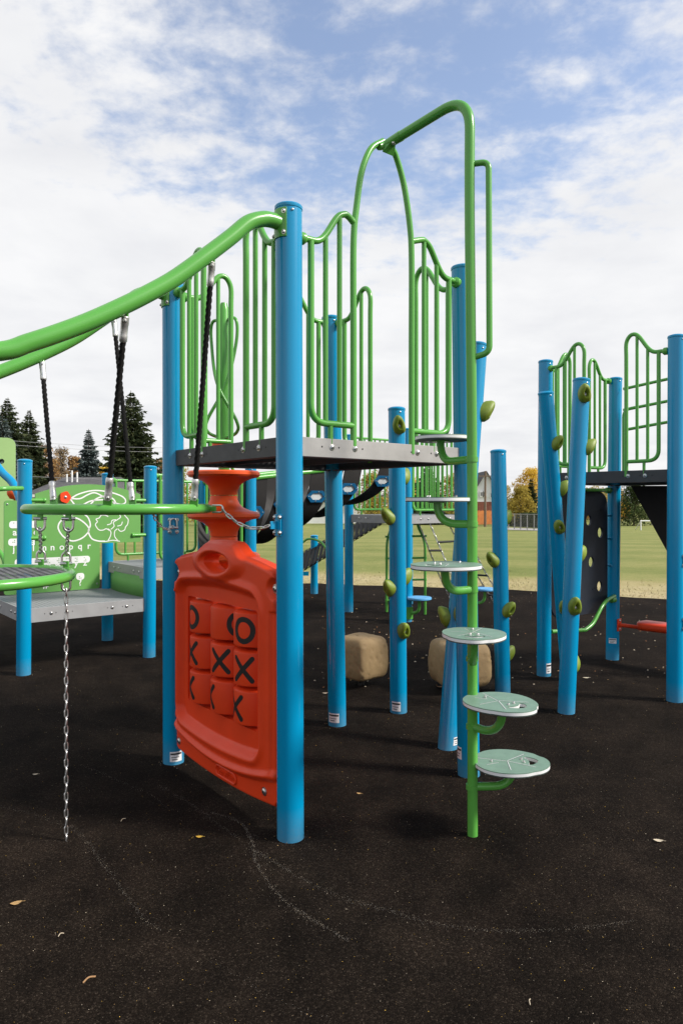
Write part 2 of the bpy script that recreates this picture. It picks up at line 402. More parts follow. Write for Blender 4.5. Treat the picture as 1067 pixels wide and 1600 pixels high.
def pad(cx, cy, Y, ang, size, hub_z):
    c = P(cx, cy, Y); pc = V((0, 0, 0))
    # pole axis at this height
    q = min(path, key=lambda p: abs(p.z-c.z) if p.y < 3.5 else 9); ax = V((P(737, 785, Yc).x+ (P(738, 1305, Yc).x-P(735, 300, Yc).x)*0, Yc, c.z))
    out = V((c.x-ax.x, c.y-ax.y, 0)); o1 = out.normalized(); o2 = V((-o1.y, o1.x, 0)); ln = out.length
    pts = []
    for k in range(56):
        a = 2*PI*k/56; rr = size*(1+.035*math.cos(2*a)+.03*math.cos(3*a+.6)-.05*math.exp(-((a-2*PI*.06)/.12)**2)-.03*math.exp(-((a-5.2)/.15)**2)); pts.append((rr*math.cos(a), rr*math.sin(a)*.97))
    slot = [(.055, -.05), (.062, -.058), (.075, -.056), (.10, -.03), (.112, -.005), (.112, .012), (.10, .035), (.078, .058), (.064, .058), (.056, .05), (.068, .02), (.07, 0), (.068, -.02)]
    k = size/.16
    slot = [((x+.012)*k, y*.86*k) for x, y in slot]
    mb = MB(); fr = (c, o1, o2, V((0, 0, 1)))
    mb.plate(fr, pts, [slot], [(-.022, -.017, 2), (-.017, -.004, 1), (-.004, 0, 0)], 0, 2)
    p = mb.build('step_pad', ['pad_green', 'white', 'pad_under'], pole, bevel=.0014)
    g = MB(); hub = (-.015*k, 0)
    for t0 in (38, 158, 262, 322, 200):
        r1 = size*(.9 if t0 not in (262, 200) else .72); w = .0028
        dd = (math.cos(R(t0)), math.sin(R(t0))); pp = (-dd[1]*w, dd[0]*w)
        s0 = .004 if t0 != 200 else .05
        e = (hub[0]+dd[0]*r1*.93, hub[1]+dd[1]*r1*.93); h0 = (hub[0]+dd[0]*s0, hub[1]+dd[1]*s0)
        if t0 in (322, 38): e = (hub[0]+dd[0]*r1*.9, hub[1]+dd[1]*r1*.9)
        for zz, mi, sgn in ((.0006, 0, 1), (.0005, 1, -1)):
            cs = [(h0[0]+pp[0]*(0 if sgn > 0 else -1), h0[1]+pp[1]*(0 if sgn > 0 else -1)), (e[0]+pp[0]*(0 if sgn > 0 else -1), e[1]+pp[1]*(0 if sgn > 0 else -1)), (e[0]+pp[0]*(1 if sgn > 0 else 0), e[1]+pp[1]*(1 if sgn > 0 else 0)), (h0[0]+pp[0]*(1 if sgn > 0 else 0), h0[1]+pp[1]*(1 if sgn > 0 else 0))]
            g.add([c+o1*x+o2*y+V((0, 0, zz)) for x, y in cs], [(0, 1, 2, 3)], mi)
    g.build('groove', ['white', 'pad_under'], pole, smooth=False)
    bolts(pole, [(c+o1*x+o2*y, V((0, 0, 1)), .006) for x, y in ((.055*k, .018*k), (.055*k, -.018*k), (-.085*k, 0))])
    # curved bracket under the pad
    br = MB(); zc = c.z-.022; hz = EYE-(hub_z-H0)*Yc/F
    e = c+o1*.01; e.z = zc
    s = V((ax.x, ax.y, hz))
    br.tube(fillet([s+o1*.012, V((e.x, e.y, hz)), e], .135, 12), .0195, 16)
    br.lathe([(.045, -.006), (.045, 0)], e, V((0, 0, 1)), 20)
    br.lathe([(.0285, -.012), (.0285, .012)], s, V((0, 0, 1)), 18)
    br.build('step_bracket', 'green', pole)
pad(690, 682, 3.62, 0, .143, 718)
pad(686, 777, 3.47, 0, .160, 819)
pad(697, 881, 3.30, 0, .163, 921)
pad(739.5, 989, 3.235, 0, .152, 1029)
pad(782, 1096, 3.27, 0, .168, 1135)
pad(797, 1189, 3.41, 0, .172, 1229)
# overhead rails towards the hanging hoops
bd = V((-.78, -.62, 0)).normalized()
rail_px = [(436, 348), (423, 343.5), (409, 342.5), (387, 349), (360, 371), (315, 405), (270, 437), (225, 462), (180, 484), (135, 504), (90, 521), (45, 536), (0, 549)]
prof = []
for x, y in rail_px:
    k = (x-CX)/F; l = (k*A.y-A.x)/(bd.x-k*bd.y); q = A+bd*l; prof.append((l, EYE-(y-H0)*q.y/F))
prof += [(1.5, 2.09), (1.75, 2.065), (2.0, 2.08)]
def rail_z(l):
    for i in range(len(prof)-1):
        if prof[i][0] <= l <= prof[i+1][0]:
            t = (l-prof[i][0])/(prof[i+1][0]-prof[i][0]); return prof[i][1]*(1-t)+prof[i+1][1]*t
    return prof[-1][1]
print('rail', [(round(a, 2), round(b, 2)) for a, b in prof])
def bracket(root, c, n, h, w, mat, mfl='flange', nb=2):
    n = V(n).normalized(); u = V((0, 0, 1)); s = n.cross(u).normalized(); mb = MB()
    vs = []; K = 8
    for i in range(K+1):
        a = (i/K-.5)*w/PR; dd = n*math.cos(a)+s*math.sin(a)
        for e in (PR+.001, PR+.008):
            for zz in (-h/2, h/2): vs.append(c+dd*e+u*zz)
    fs = []
    for i in range(K):
        o = i*4; fs += [(o+2, o+3, o+7, o+6), (o+1, o, o+4, o+5), (o, o+2, o+6, o+4), (o+3, o+1, o+5, o+7)]
    fs += [(0, 1, 3, 2), (K*4+2, K*4+3, K*4+1, K*4)]
    mb.add(vs, fs)
    f = mb.build(mfl, mat, root, angle=60, bevel=.001)
    for sx in (-.38, .38):
        for zz in (-.36, .36):
            a = sx*w/PR; dd = n*math.cos(a)+s*math.sin(a); bolts(f, [(c+dd*(PR+.008)+u*(zz*h), dd, .009)])
    return f
for pst, top in ((A, .06), (B, .06)):
    dz = -.05 if pst is B else 0
    pts = [pst+bd*l+V((0, 0, z+dz*max(0, 1-l))) for l, z in prof]
    pts = cat_rom([pst+bd*.06+V((0, 0, prof[0][1]+dz))]+[p for p in pts if (p-pst).dot(bd) > .10], 5)
    mb = MB(); mb.tube(pts, .0355, 20)
    rl = mb.build('overhead_rail', 'green', tower)
    fl = bracket(tower, pst+V((0, 0, prof[0][1]+dz-.005)), bd, .135, .10, 'green')
for pst, dd, zz in ((A, bd, EYE-(820-H0)*A.y/F), (B, V((.25, -.97, 0)), EYE-(821-H0)*B.y/F)):
    f = bracket(tower, V((pst.x, pst.y, zz)), dd, .10, .05, 'blue', 'chain_bracket')
    mb = MB(); n = V(dd).normalized(); c = V((pst.x, pst.y, zz))+n*(PR+.012)
    mb.box(c+V((0, 0, -.018))-n*.01+n.cross(V((0, 0, 1)))*-.004, n*.04, n.cross(V((0, 0, 1)))*.008, V((0, 0, .036))); mb.build('lug', 'blue', f, bevel=.001)
# ------------------------------------------------------------------ noughts and crosses panel
def smooth(a, b, x):
    t = max(0, min(1, (x-a)/(b-a))); return t*t*(3-2*t)
abU = (A-B).normalized(); abN = V((-abU.y, abU.x, 0))
if abN.dot(V((-.78, -.62, 0))) < 0: abN = -abN
U0, U1, UM = .082, 1.196, .63
NX, NZ = 260, 300
def top_v(u):
    d = abs(u-UM); e = min(u-U0, U1-u)
    return 1.245+.075*(1-(d/.57)**2)+.055*(1-smooth(.13, .27, d))-.05*(1-smooth(0, .05, e))**2
def bot_v(u):
    e = min(u-U0, U1-u); return .072+.036*((u-UM)/.57)**2+.04*(1-smooth(0, .05, e))**2
def sd_round(u, v, cx, cz, hx, hz, r):
    qx, qz = abs(u-cx)-hx+r, abs(v-cz)-hz+r
    return math.hypot(max(qx, 0), max(qz, 0))+min(max(qx, qz), 0)-r
WC, WZ, WHX, WHZ = .597, .730, .385, .305
def frame_sd(u, v):
    d = (u-WC)/.46; cz = .715; hz = .405+.035*(1-d*d)
    return sd_round(u, v, WC, cz, .465, hz, .09)
HC, HZ_, HRX, HRZ = .63, 1.258, .14, .050
def hole_e(u, v): return ((u-HC)/HRX)**2+((v-HZ_)/HRZ)**2
def win_sd(u, v): return sd_round(u, v, WC, WZ, WHX, WHZ, .02)
def relief(u, v):
    h = .040
    s = frame_sd(u, v)
    h += .013*math.exp(-((s-.012)/.020)**2)            # raised moulding
    h -= .034*smooth(.0, -.045, s)                        # dished centre
    e = math.sqrt(hole_e(u, v)); h += .030*(1-smooth(1.35, 2.15, e)) if v > 1.0 else 0
    if v > 1.0: h -= .02*(1-smooth(.98, 1.25, e))
    for cu in (U0-.0, U1+.0):
        q = math.hypot((u-cu)/1.35, v-1.165)/.062; h -= .034*(1-smooth(.55, 1.02, q))
    d = (u-UM)/.57; lv = .185+.085*d*d
    h += .018*math.exp(-((v-lv-.01)/.018)**2)*smooth(0, .09, min(u-U0, U1-u))-.016*smooth(lv, lv-.03, v)
    ed = min(u-U0, U1-u, top_v(u)-v, v-bot_v(u)); h -= .03*(1-smooth(0, .028, ed))**2
    sdd = min(u-U0, U1-u); h -= .012*smooth(1.06, 1.045, v)*(1-smooth(.045, .06, sdd))*smooth(.26, .30, v)
    return h
def build_panel():
    bm = bmesh.new(); grid = []
    for j in range(NZ+1):
        row = []
        for i in range(NX+1):
            u = U0+(U1-U0)*i/NX; vb, vt = bot_v(u), top_v(u); v = vb+(vt-vb)*j/NZ
            row.append([u, v])
        grid.append(row)
    inside = [[hole_e(*p) < 1 or win_sd(*p) < 0 for p in r] for r in grid]
    bv = {}
    def vert(i, j):
        if (i, j) in bv: return bv[i, j]
        u, v = grid[j][i]
        if inside[j][i]:
            if v > 1.1:
                e = math.sqrt(hole_e(u, v)); u = HC+(u-HC)/e; v = HZ_+(v-HZ_)/e
            else:
                s = win_sd(u, v); gu = (win_sd(u+1e-4, v)-s)/1e-4; gv = (win_sd(u, v+1e-4)-s)/1e-4
                u -= gu*s; v -= gv*s
        bv[i, j] = bm.verts.new(B+abU*u+V((0, 0, v))+abN*relief(u, v)); return bv[i, j]
    for j in range(NZ):
        for i in range(NX):
            ids = ((i, j), (i+1, j), (i+1, j+1), (i, j+1))
            if all(inside[b][a] for a, b in ids): continue
            bm.faces.new([vert(*k) for k in ids])
    edges = [e for e in bm.edges if len(e.link_faces) == 1]
    r = bmesh.ops.extrude_edge_only(bm, edges=edges)
    for v in [g for g in r['geom'] if isinstance(g, bmesh.types.BMVert)]:
        q = v.co-B; v.co -= abN*(q.dot(abN)+.045)
    bmesh.ops.recalc_face_normals(bm, faces=bm.faces)
    mb = MB(); bm.verts.index_update(); bm.verts.ensure_lookup_table()
    mb.add([v.co.copy() for v in bm.verts], [tuple(v.index for v in f.verts) for f in bm.faces]); bm.free()
    return mb
pnl = build_panel().build('noughts_and_crosses_panel', 'red', tower, angle=50)
def face_dir(): return
RAD, TH = .119, .174
PX = lambda u, v, n=0: B+abU*u+V((0, 0, v))+abN*n
marks = {(0, 0): ('o', -64), (1, 0): ('o', 16), (2, 0): ('o', -34), (0, 1): ('x', -68), (1, 1): ('x', -36), (2, 1): ('x', -36), (0, 2): ('x', -80), (1, 2): ('x', -84), (2, 2): ('x', -66)}
for (ci, ri), (mk, off_) in marks.items():
    c = PX(WC+(ci-1)*.250, WZ+(1-ri)*.199, -.072)
    mb = MB(); h = TH/2
    mb.lathe([(RAD*.4, -h-.008), (RAD*.72, -h-.006), (RAD*.95, -h), (RAD*.99, -h+.004), (RAD, -h+.010), (RAD, h-.010), (RAD*.99, h-.004), (RAD*.95, h), (RAD*.72, h+.006), (RAD*.4, h+.008)], c, V((0, 0, 1)), 48)
    view = math.atan2(-c.y, -c.x); a0 = view+R(off_)
    right = 1                                        # counter-clockwise from above = to the right for a viewer
    def strip(poly, w, closed=False):
        n = len(poly); vs = []; m = n if closed else n-1
        for i in range(n):
            p = poly[i]; q0 = poly[(i-1) % n] if closed or i else p; q1 = poly[(i+1) % n] if closed or i < n-1 else p
            tx, ty = q1[0]-q0[0], q1[1]-q0[1]; l = math.hypot(tx, ty); nx, ny = -ty/l*w, tx/l*w
            for s in (-1, 1):
                x, y = p[0]+nx*s, p[1]+ny*s; a = a0+x/RAD; vs.append(c+V((math.cos(a)*(RAD+.0009), math.sin(a)*(RAD+.0009), y)))
        fs = [(2*i, 2*((i+1) % n), 2*((i+1) % n)+1, 2*i+1) for i in range(m)]
        mb.add(vs, fs, 1)
    if mk == 'o': strip([(.052*math.cos(t*PI/16), .056*math.sin(t*PI/16)) for t in range(32)], .0135, True)
    else:
        for s in (-1, 1):
            strip([(-.052+.104*t/14, s*(-.056+.112*t/14)) for t in range(15)], .0125)
            for e in (-1, 1):
                q = MB(); ctr = (e*.052, e*s*.056); ring = [(ctr[0]+.0125*math.cos(k*PI/6), ctr[1]+.0125*math.sin(k*PI/6)) for k in range(12)]
                mb.add([c+V((math.cos(a0+x/RAD)*(RAD+.0009), math.sin(a0+x/RAD)*(RAD+.0009), y)) for x, y in ring], [tuple(range(12))], 1)
    mb.build('spinner', ['red', 'black'], pnl, angle=35)
for ci in range(3):
    mb = MB(); mb.tube([PX(WC+(ci-1)*.250, WZ-WHZ-.02, -.07), PX(WC+(ci-1)*.250, WZ+WHZ+.02, -.07)], .012, 10); mb.build('spindle', 'steel', pnl)
for u, v, n in ((U0+.04, 1.165, .013), (U1-.035, 1.165, .013), (U0+.05, .165, .019), (U1-.12, .165, .021)):
    mb = MB(); bolt_mb(mb, PX(u, v, n+.004), abN, .017); mb.lathe([(.024, -.006), (.024, .003)], PX(u, v, n-.001), abN, 16, 0); mb.build('bolt', ['steel', 'hole'], pnl)
def text_mb(mb, s, size, o, U, W, Nn, ext, mi=0, align='CENTER'):
    cu = bpy.data.curves.new('t', 'FONT'); cu.body = s; cu.size = size; cu.extrude = ext; cu.align_x = align; cu.align_y = 'CENTER'; cu.resolution_u = 4; cu.offset = size*.018 if size > .06 else 0
    ob = bpy.data.objects.new('t', cu); COL.objects.link(ob)
    dg = bpy.context.evaluated_depsgraph_get(); dg.update()
    me = ob.evaluated_get(dg).to_mesh()
    mb.add([o+U*v.co.x+W*v.co.y+Nn*v.co.z for v in me.vertices], [tuple(p.vertices) for p in me.polygons], mi)
    ob.evaluated_get(dg).to_mesh_clear(); bpy.data.objects.remove(ob); bpy.data.curves.remove(cu)
mb = MB(); pc = PX(.70, .138, .0285)
ring = rrect(-.105, -.026, .105, .026, .024, 6)
mb.tube([pc+abU*x+V((0, 0, y)) for x, y in ring], .006, 8, closed=True)
text_mb(mb, 'GameTime', .042, pc, abU, V((0, 0, 1)), abN, .003)
mb.build('name_plate', 'red', pnl)
# ------------------------------------------------------------------ red spool column
sx, sy = P(350, 785, 5.05).x, 5.05
spool = thing('spool_climber', (sx, sy, 0), 'column of stacked orange flared spools round a green pole behind the noughts and crosses panel', 'climber')
pitch = .290
for k in range(6):
    zt = 1.79-k*pitch; mb = MB()
    up_ = [(.095, .128), (.097, .10), (.108, .072), (.135, .044), (.185, .022), (.236, .012)] if k else [(.20, .012), (.240, .010)]
    pr2 = up_+[(.252, .0), (.254, -.018), (.243, -.032), (.195, -.042), (.145, -.062), (.112, -.092), (.098, -.125), (.095, -.158)]
    mb.lathe(pr2[::-1], (sx, sy, zt), V((0, 0, 1)), 48); mb.build('spool', 'orange', spool, angle=30)
mb = MB(); mb.tube([V((sx, sy, -.02)), V((sx, sy, 1.0)), V((sx, sy, 2.93)), V((sx, sy, 2.985))], [.038, .038, .038, .022], 20); mp = mb.build('pole', 'green', spool)
mb = MB(); mb.lathe([(.075, 1.93), (.085, 1.935), (.085, 1.995), (.05, 2.005)], (sx, sy, 0), V((0, 0, 1)), 24); mb.build('collar', 'orange', spool)
for s in (-1, 1):
    mb = MB(); pts = [V((sx, sy, 2.86)), V((sx+s*.09, sy-.05*s, 2.86)), V((sx+s*.095, sy-.05*s, 2.70)), V((sx+s*.03, sy-.09, 2.4)), V((sx-s*.10, sy-.09, 2.15)), V((sx-s*.10, sy-.06, 2.07)), V((sx-s*.02, sy-.03, 2.03))]
    mb.tube(cat_rom(pts, 8), .0115, 10); mb.build('grab_loop', 'green', spool)
# ------------------------------------------------------------------ hanging hoops
hc = V((P(188, 785, 3.52).x, 3.52, 0)); HR = .425; hz = EYE-(795-H0)*3.5/F
def hoop_pt(c, r, z, x, front):               # point of a horizontal hoop seen at photo column x
    best = None
    for k in range(720):
        a = 2*PI*k/720; p = V((c.x+r*math.cos(a), c.y+r*math.sin(a), z))
        if (p.y < c.y) != front: continue
        e = abs(CX+F*p.x/p.y-x)
        if best is None or e < best[0]: best = (e, p)
    return best[1]
hoop = thing('hanging_hoop', (hc.x, hc.y, hz), 'empty green hoop hung level on four black ropes left of the noughts and crosses panel', 'hoop')
mb = MB(); mb.tube([V((hc.x+HR*math.cos(2*PI*k/72), hc.y+HR*math.sin(2*PI*k/72), hz)) for k in range(72)], .0235, 16, closed=True)
hp = mb.build('hoop', 'green', hoop)
def rail_pt(pst, x, dz=0):
    k = (x-CX)/F; l = (k*pst.y-pst.x)/(bd.x-k*bd.y); q = pst+bd*l; q.z = rail_z(l)+dz*max(0, 1-l); return q
ropes = [(rail_pt(A, 332), hoop_pt(hc, HR, hz, 303, True)), (rail_pt(A, 197), hoop_pt(hc, HR, hz, 168, True)),
         (rail_pt(B, 178, -.05), hoop_pt(hc, HR, hz, 208, False)), (rail_pt(B, 66, -.05), hoop_pt(hc, HR, hz, 85, False))]
def fitting(par, a, b):
    t = (b-a).normalized(); mb = MB()
    mb.lathe([(.0125, 0), (.0165, .004), (.0165, .035), (.0155, .038), (.0155, .075), (.0165, .078), (.0165, .10), (.013, .105)], a, t, 16)
    s = t.orthogonal().normalized(); s = V((.3, -.95, 0)); s = (s-t*s.dot(t)).normalized(); bolt_mb(mb, a+t*.018+s*.0165, s, .0075, 0, 1)
    mb.build('rope_end', ['alu', 'hole'], par)
def lug(par, a, t, h, w=.02):
    t = V(t).normalized(); mb = MB(); s = t.cross(V((.3, .95, .05))).normalized(); n = t.cross(s)
    mb.box(a-s*w-n*.005, t*h, s*w*2, n*.01); mb.build('tab', 'green', par, bevel=.003, smooth=False)
for a, b in ropes:
    d = (b-a).normalized(); a2 = a-V((0, 0, .028)); b2 = b+V((0, 0, .018))
    lug(hp, a-V((0, 0, .020)), d, .045, .014); lug(hp, b+V((0, 0, .012)), -d, .04, .022)
    s, e = a2+d*.018, b2-d*.022
    mb = MB(); n = 220; mb.tube([s.lerp(e, i/n) for i in range(n+1)], .0118, 15, twist=(.13, 75)); rp = mb.build('rope', 'rope', hoop, angle=80)
    fitting(rp, s, e); fitting(rp, e, s)
# lower mesh hoop
DC = (V(G(104, 1314))); DCx = V((DC.x, DC.y, 0))
z2 = EYE-(897-H0)*DC.y/F
lc = DCx+V((-.92, -.39, 0)).normalized()*.405; lc.z = 0
disc = thing('hanging_mesh_step', (lc.x, lc.y, z2), 'round green rimmed step with grey mesh top hung on chains at the left edge', 'hanging step')
mb = MB(); mb.tube([V((lc.x+HR*math.cos(2*PI*k/72), lc.y+HR*math.sin(2*PI*k/72), z2)) for k in range(72)], .0235, 16, closed=True); lh = mb.build('hoop', 'green', disc)
mb = MB()
rr_ = HR-.012
for zz, fl in ((z2+.010, 1), (z2+.004, -1)):
    ring = [V((lc.x+rr_*math.cos(2*PI*k/64), lc.y+rr_*math.sin(2*PI*k/64), zz)) for k in range(64)]
    mb.add(ring, [tuple(range(64)) if fl > 0 else tuple(range(63, -1, -1))])
mb.build('mesh_top', 'mesh_perf', disc, smooth=False, uvf=lambda p: (p.x*.82+p.y*.57, -p.x*.57+p.y*.82))
def shackle(par, c, up):
    mb = MB(); L_ = [V((-.019, 0, 0)), V((-.019, 0, .02))]+[V((-.019*math.cos(PI*k/8), 0, .032+.022*math.sin(PI*k/8))) for k in range(9)]+[V((.019, 0, .02)), V((.019, 0, 0))]
    rot = Matrix.Rotation(R(20), 3, 'Z')
    mb.tube([V(c)+(rot@V((p.x, p.y, p.z*up))) for p in L_], .0055, 10)
    mb.tube([V(c)+rot@V((-.028, 0, 0)), V(c)+rot@V((.028, 0, 0))], .0075, 10); mb.build('shackle', 'steel', par)
pu1 = hoop_pt(hc, HR, hz, 108, True); pu2 = hoop_pt(hc, HR, hz, 63, True)
pl1 = hoop_pt(lc, HR, z2, 104, False); pl1.z = z2; pl2 = hoop_pt(lc, HR, z2, 65, False)
for a, b in ((pu1, pl1), (pu2, pl2)):
    lug(lh, a-V((0, 0, .015)), (0, 0, -1), .035, .014); lug(lh, b+V((0, 0, .012)), (0, 0, 1), .04, .016)
    shackle(lh, a-V((0, 0, .04)), -1); shackle(lh, b+V((0, 0, .04)), 1)
    mb = MB(); chain_mb(mb, [a-V((0, 0, .082)), b+V((0, 0, .082))], r=.0038); mb.build('chain', 'steel', disc)
lug(lh, pl1-V((0, 0, .012)), (0, 0, -1), .035, .014); shackle(lh, pl1-V((0, 0, .038)), -1)
mb = MB(); chain_mb(mb, [pl1-V((0, 0, .078)), V((DC.x, DC.y, -.01))], r=.0036); ch = mb.build('anchor_chain', 'steel', disc)
# side chains from the upper hoop to the tower posts
for x, front, pst, dd, zz, drop in ((322, True, A, bd, EYE-(820-H0)*A.y/F, .045), (238, False, B, V((.25, -.97, 0)), EYE-(821-H0)*B.y/F, .05)):
    a = hoop_pt(hc, HR, hz, x, front); e = V((pst.x, pst.y, zz))+V(dd).normalized()*(PR+.045)
    t = (e-a); t.z = 0; t.normalize()
    if front:
        lug(hp, a+t*.018, t, .045, .012)
        a = a+t*.05; mb = MB(); s = t.cross(V((0, 0, 1)))
        mb.tube(fillet([a-t*.01+V((0, 0, .017)), a+t*.055+V((0, 0, .017)), a+t*.055-V((0, 0, .017)), a-t*.01-V((0, 0, .017))], .016, 6), .0045, 10); mb.build('clevis', 'steel', hoop)
        a = a+t*.05
    else: a = a-V((0, 0, .02)); shackle(hp, e-V(dd).normalized()*.02-V((0, 0, .01)), 1)
    mb = MB(); chain_mb(mb, sag(a, e, drop, 14), r=.0036); mb.build('side_chain', 'steel', hoop)
# ================================================================== CLIMBING POSTS
def handhold(p, c, out, up, s=1.0, spin=0.0):
    out = V(out).normalized(); up = V(up).normalized(); up = (up-out*up.dot(out)).normalized()
    up = (Matrix.Rotation(spin, 3, out) @ up); sd = out.cross(up)
    lay = [(-.02, .052, .040, 0), (.0, .057, .043, 0), (.018, .062, .045, .004), (.038, .062, .043, .010), (.054, .054, .036, .016), (.060, .046, .029, .018), (.061, .034, .020, .012), (.054, .026, .014, .008), (.042, .019, .0105, .004), (.030, .011, .010, .002), (.024, .008, .008, .002)]
    seg = 26; vs = []; fs = []
    for li, (d, a, b, sh) in enumerate(lay):
        for k in range(seg):
            t = 2*PI*k/seg; lim = 1+.16*max(0, math.cos(t))**3-.05*math.cos(2*t+.7)
            wob = 1+.05*math.sin(3*t+d*40+spin*3)
            ph = d+(.014*math.cos(t) if 2 < li < 8 else 0)
            vs.append(c+(out*ph+up*(a*math.cos(t)*lim*wob+sh)+sd*(b*math.sin(t)*wob))*s)
    n = len(lay)
    for i in range(n-1):
        for k in range(seg): fs.append((i*seg+k, i*seg+(k+1) % seg, (i+1)*seg+(k+1) % seg, (i+1)*seg+k))
    fs.append(tuple((n-1)*seg+k for k in range(seg)))
    mb = MB(); mb.add(vs, fs); h = mb.build('handhold', 'olive', p, angle=60)
    b = MB(); bolt_mb(b, c+out*(.030*s)+up*.002, out, .012); b.build('bolt', ['steel', 'hole'], h)
def climb_post(base_px, top_px, dY, label, holds, sticker=None):
    b = G(*base_px); t = P(top_px[0], top_px[1], b.y+dY)
    root = thing('climbing_post', b, label, 'climbing post', 'blue climbing posts with olive handholds')
    post(root, b, (t.x, t.y), t.z, sticker)
    ax = (t-b).normalized()
    for i, (x, y, dirn, s) in enumerate(holds):
        # point on the axis at this picture height
        q = None
        for k in range(400):
            c = b.lerp(t, k/400)
            yy = H0-(c.z-EYE)*F/c.y
            if q is None or abs(yy-y) < q[0]: q = (abs(yy-y), c)
        c = q[1]; d = V((dirn[0], dirn[1], 0)); d = (d-ax*d.dot(ax)).normalized()
        handhold(root, c+d*(PR-.004), d, ax, s, .35*math.sin(i*2.3+b.x*5))
FR, RT, LT, RB, LF, RF = (.05, -1), (1, -.15), (-.85, -.5), (.8, .65), (-.6, -.8), (.55, -.83)
climb_post((622.5, 1112), (619.5, 639), 0, 'upright blue climbing post left of the step climber with six olive handholds', [(625, 668, (.15, -1), 1.05), (636, 747, RB, 1), (609, 809, LT, 1), (636, 905, RB, 1), (609, 921, LT, 1), (632, 986, (.5, -.85), 1)], (-112, .02, .07, .07))
climb_post((785, 1081), (778, 705), -.0, 'shorter blue climbing post just right of the step climber, ending level with the far rooftops', [(772, 876, LT, 1), (796, 812, RB, 1), (795, 953, RF, 1), (797, 1026, RB, 1)])
climb_post((884, 1113), (908, 594), .12, 'blue climbing post leaning right in front of another, handhold facing forward at its tip', [(906, 621, FR, 1.05), (916, 700, RT, 1), (906, 867, RB, 1), (898, 949, FR, 1.05), (892, 1040, RB, 1)])
climb_post((888, 1062), (852, 614), -.25, 'blue climbing post leaning left behind its neighbour, in front of the right hand deck', [(868, 695, RF, .95), (874, 767, RT, 1), (858, 823, FR, 1), (872, 882, RT, 1), (867, 948, (-.15, -1), 1)])
climb_post((699, 1168), (747, 540), .45, 'blue climbing post leaning right behind the corner post and the step climber', [(745, 645, RT, 1.15), (707, 968, (-.95, .1), 1), (716, 962, FR, .95)], (-40, .03, .06, .05))
# ================================================================== STONE SEATS
def boulder(cx, base_y, w_px, top_y, bot_y, label, seed, spin):
    b = G(cx, base_y); s = b.y/F; w = w_px*s/2; zt = EYE-(top_y-H0)*(b.y)/F; zb = EYE-(bot_y-H0)*(b.y-.05)/F
    root = thing('stone_seat', b, label, 'seat', 'tan stone shaped seats on the black rubber')
    bm = bmesh.new(); bmesh.ops.create_cube(bm, size=2); bmesh.ops.subdivide_edges(bm, edges=bm.edges, cuts=22, use_grid_fill=True)
    rot = Matrix.Rotation(spin, 3, 'Z')
    for v in bm.verts:
        p = v.co.copy(); n4 = max(abs(p.x), abs(p.y), abs(p.z))*((abs(p.x)**8+abs(p.y)**8+abs(p.z)**8)/max(abs(p.x), abs(p.y), abs(p.z))**8)**(1/8); p = p/n4
        k = 1.03-.12*abs(p.z)**2.6-.012*p.z; q = V((p.x*k, p.y*k, p.z))
        f = noise.fractal(q*1.1+V((seed, 0, 0)), 1, 2, 3)*.022+.006*noise.fractal(q*4+V((seed, 2, 0)), 1, 2, 4)
        c1 = abs(noise.noise(q*1.6+V((seed*3, 5, 0)))); f -= .05*math.exp(-(c1/.020)**2)+.03*math.exp(-(abs(noise.noise(q*2.7+V((1, seed, 4))))/.03)**2)
        q = q*(1+f); q = rot@q
        v.co = b+V((q.x*w*.86, q.y*w*.86, (zt+zb)/2+q.z*(zt-zb)/2))
    mb = MB(); bm.verts.index_update(); mb.add([v.co.copy() for v in bm.verts], [tuple(v.index for v in f.verts) for f in bm.faces]); bm.free()
    mb.build('rock', 'stone', root, angle=70)
    mb = MB(); mb.tube([V((b.x, b.y, -.02)), V((b.x, b.y, zb+.03))], .028, 14); mb.build('stem', 'black', root)
M['stone'] = simple('tan_cast_stone', (.29, .20, .10), .7, var=.08, vscale=5, bump=.4, bscale=60, spec=.25)
boulder(564, 1070, 74, 993, 1060, 'tan stone seat on a black stem beside the back corner post', 3.1, .75)
boulder(717, 1077, 92, 1000, 1070, 'tan stone seat half hidden behind the step climber pole and two blue posts', 8.3, .2)
# ================================================================== RIGHT HAND TOWER
E1, E2, E3 = G(849, 1055), G(956, 1030), G(1053.5, 1095); E4 = E2+E3-E1
rt = thing('play_tower', (E1+E2+E3+E4)/4, 'right hand play tower with high dark deck, holed climbing wall and red bench', 'play tower')
post(rt, E1, (P(852, 565, E1.y).x, E1.y), P(852, 565, E1.y).z, (-58, .03, .06, .09))
post(rt, E2, (P(961, 592, E2.y).x, E2.y), P(961, 592, E2.y).z, (-110, .17, .075, .05))
post(rt, E3, (P(1056, 526, E3.y).x, E3.y), P(1056, 526, E3.y).z)
post(rt, E4, (E4.x, E4.y), 2.95)
RZ = 1.845
deck(rt, [E1, E3, E4, E2], RZ, .10, fasc=['charcoal_and_shaded']*4)
for a, b in ((E1, E3), (E3, E1), (E1, E2), (E2, E1)): guardrail(rt, a, b-a, RZ)
hr = MB()
for z in (2.30, 2.50, 2.71):
    a = E2+(E4-E2)*.10; b = E2+(E4-E2)*.92; hr.tube([a+V((0, 0, z)), b+V((0, 0, z+.10))], .015, 10)
a = E2+(E4-E2)*.10; hr.tube(fillet([a+V((0, 0, RZ)), a+V((0, 0, 2.50)), a+(E4-E2)*.1+V((0, 0, 2.515))], .07), .015, 10)
hr.build('safety_rail', 'green', rt)
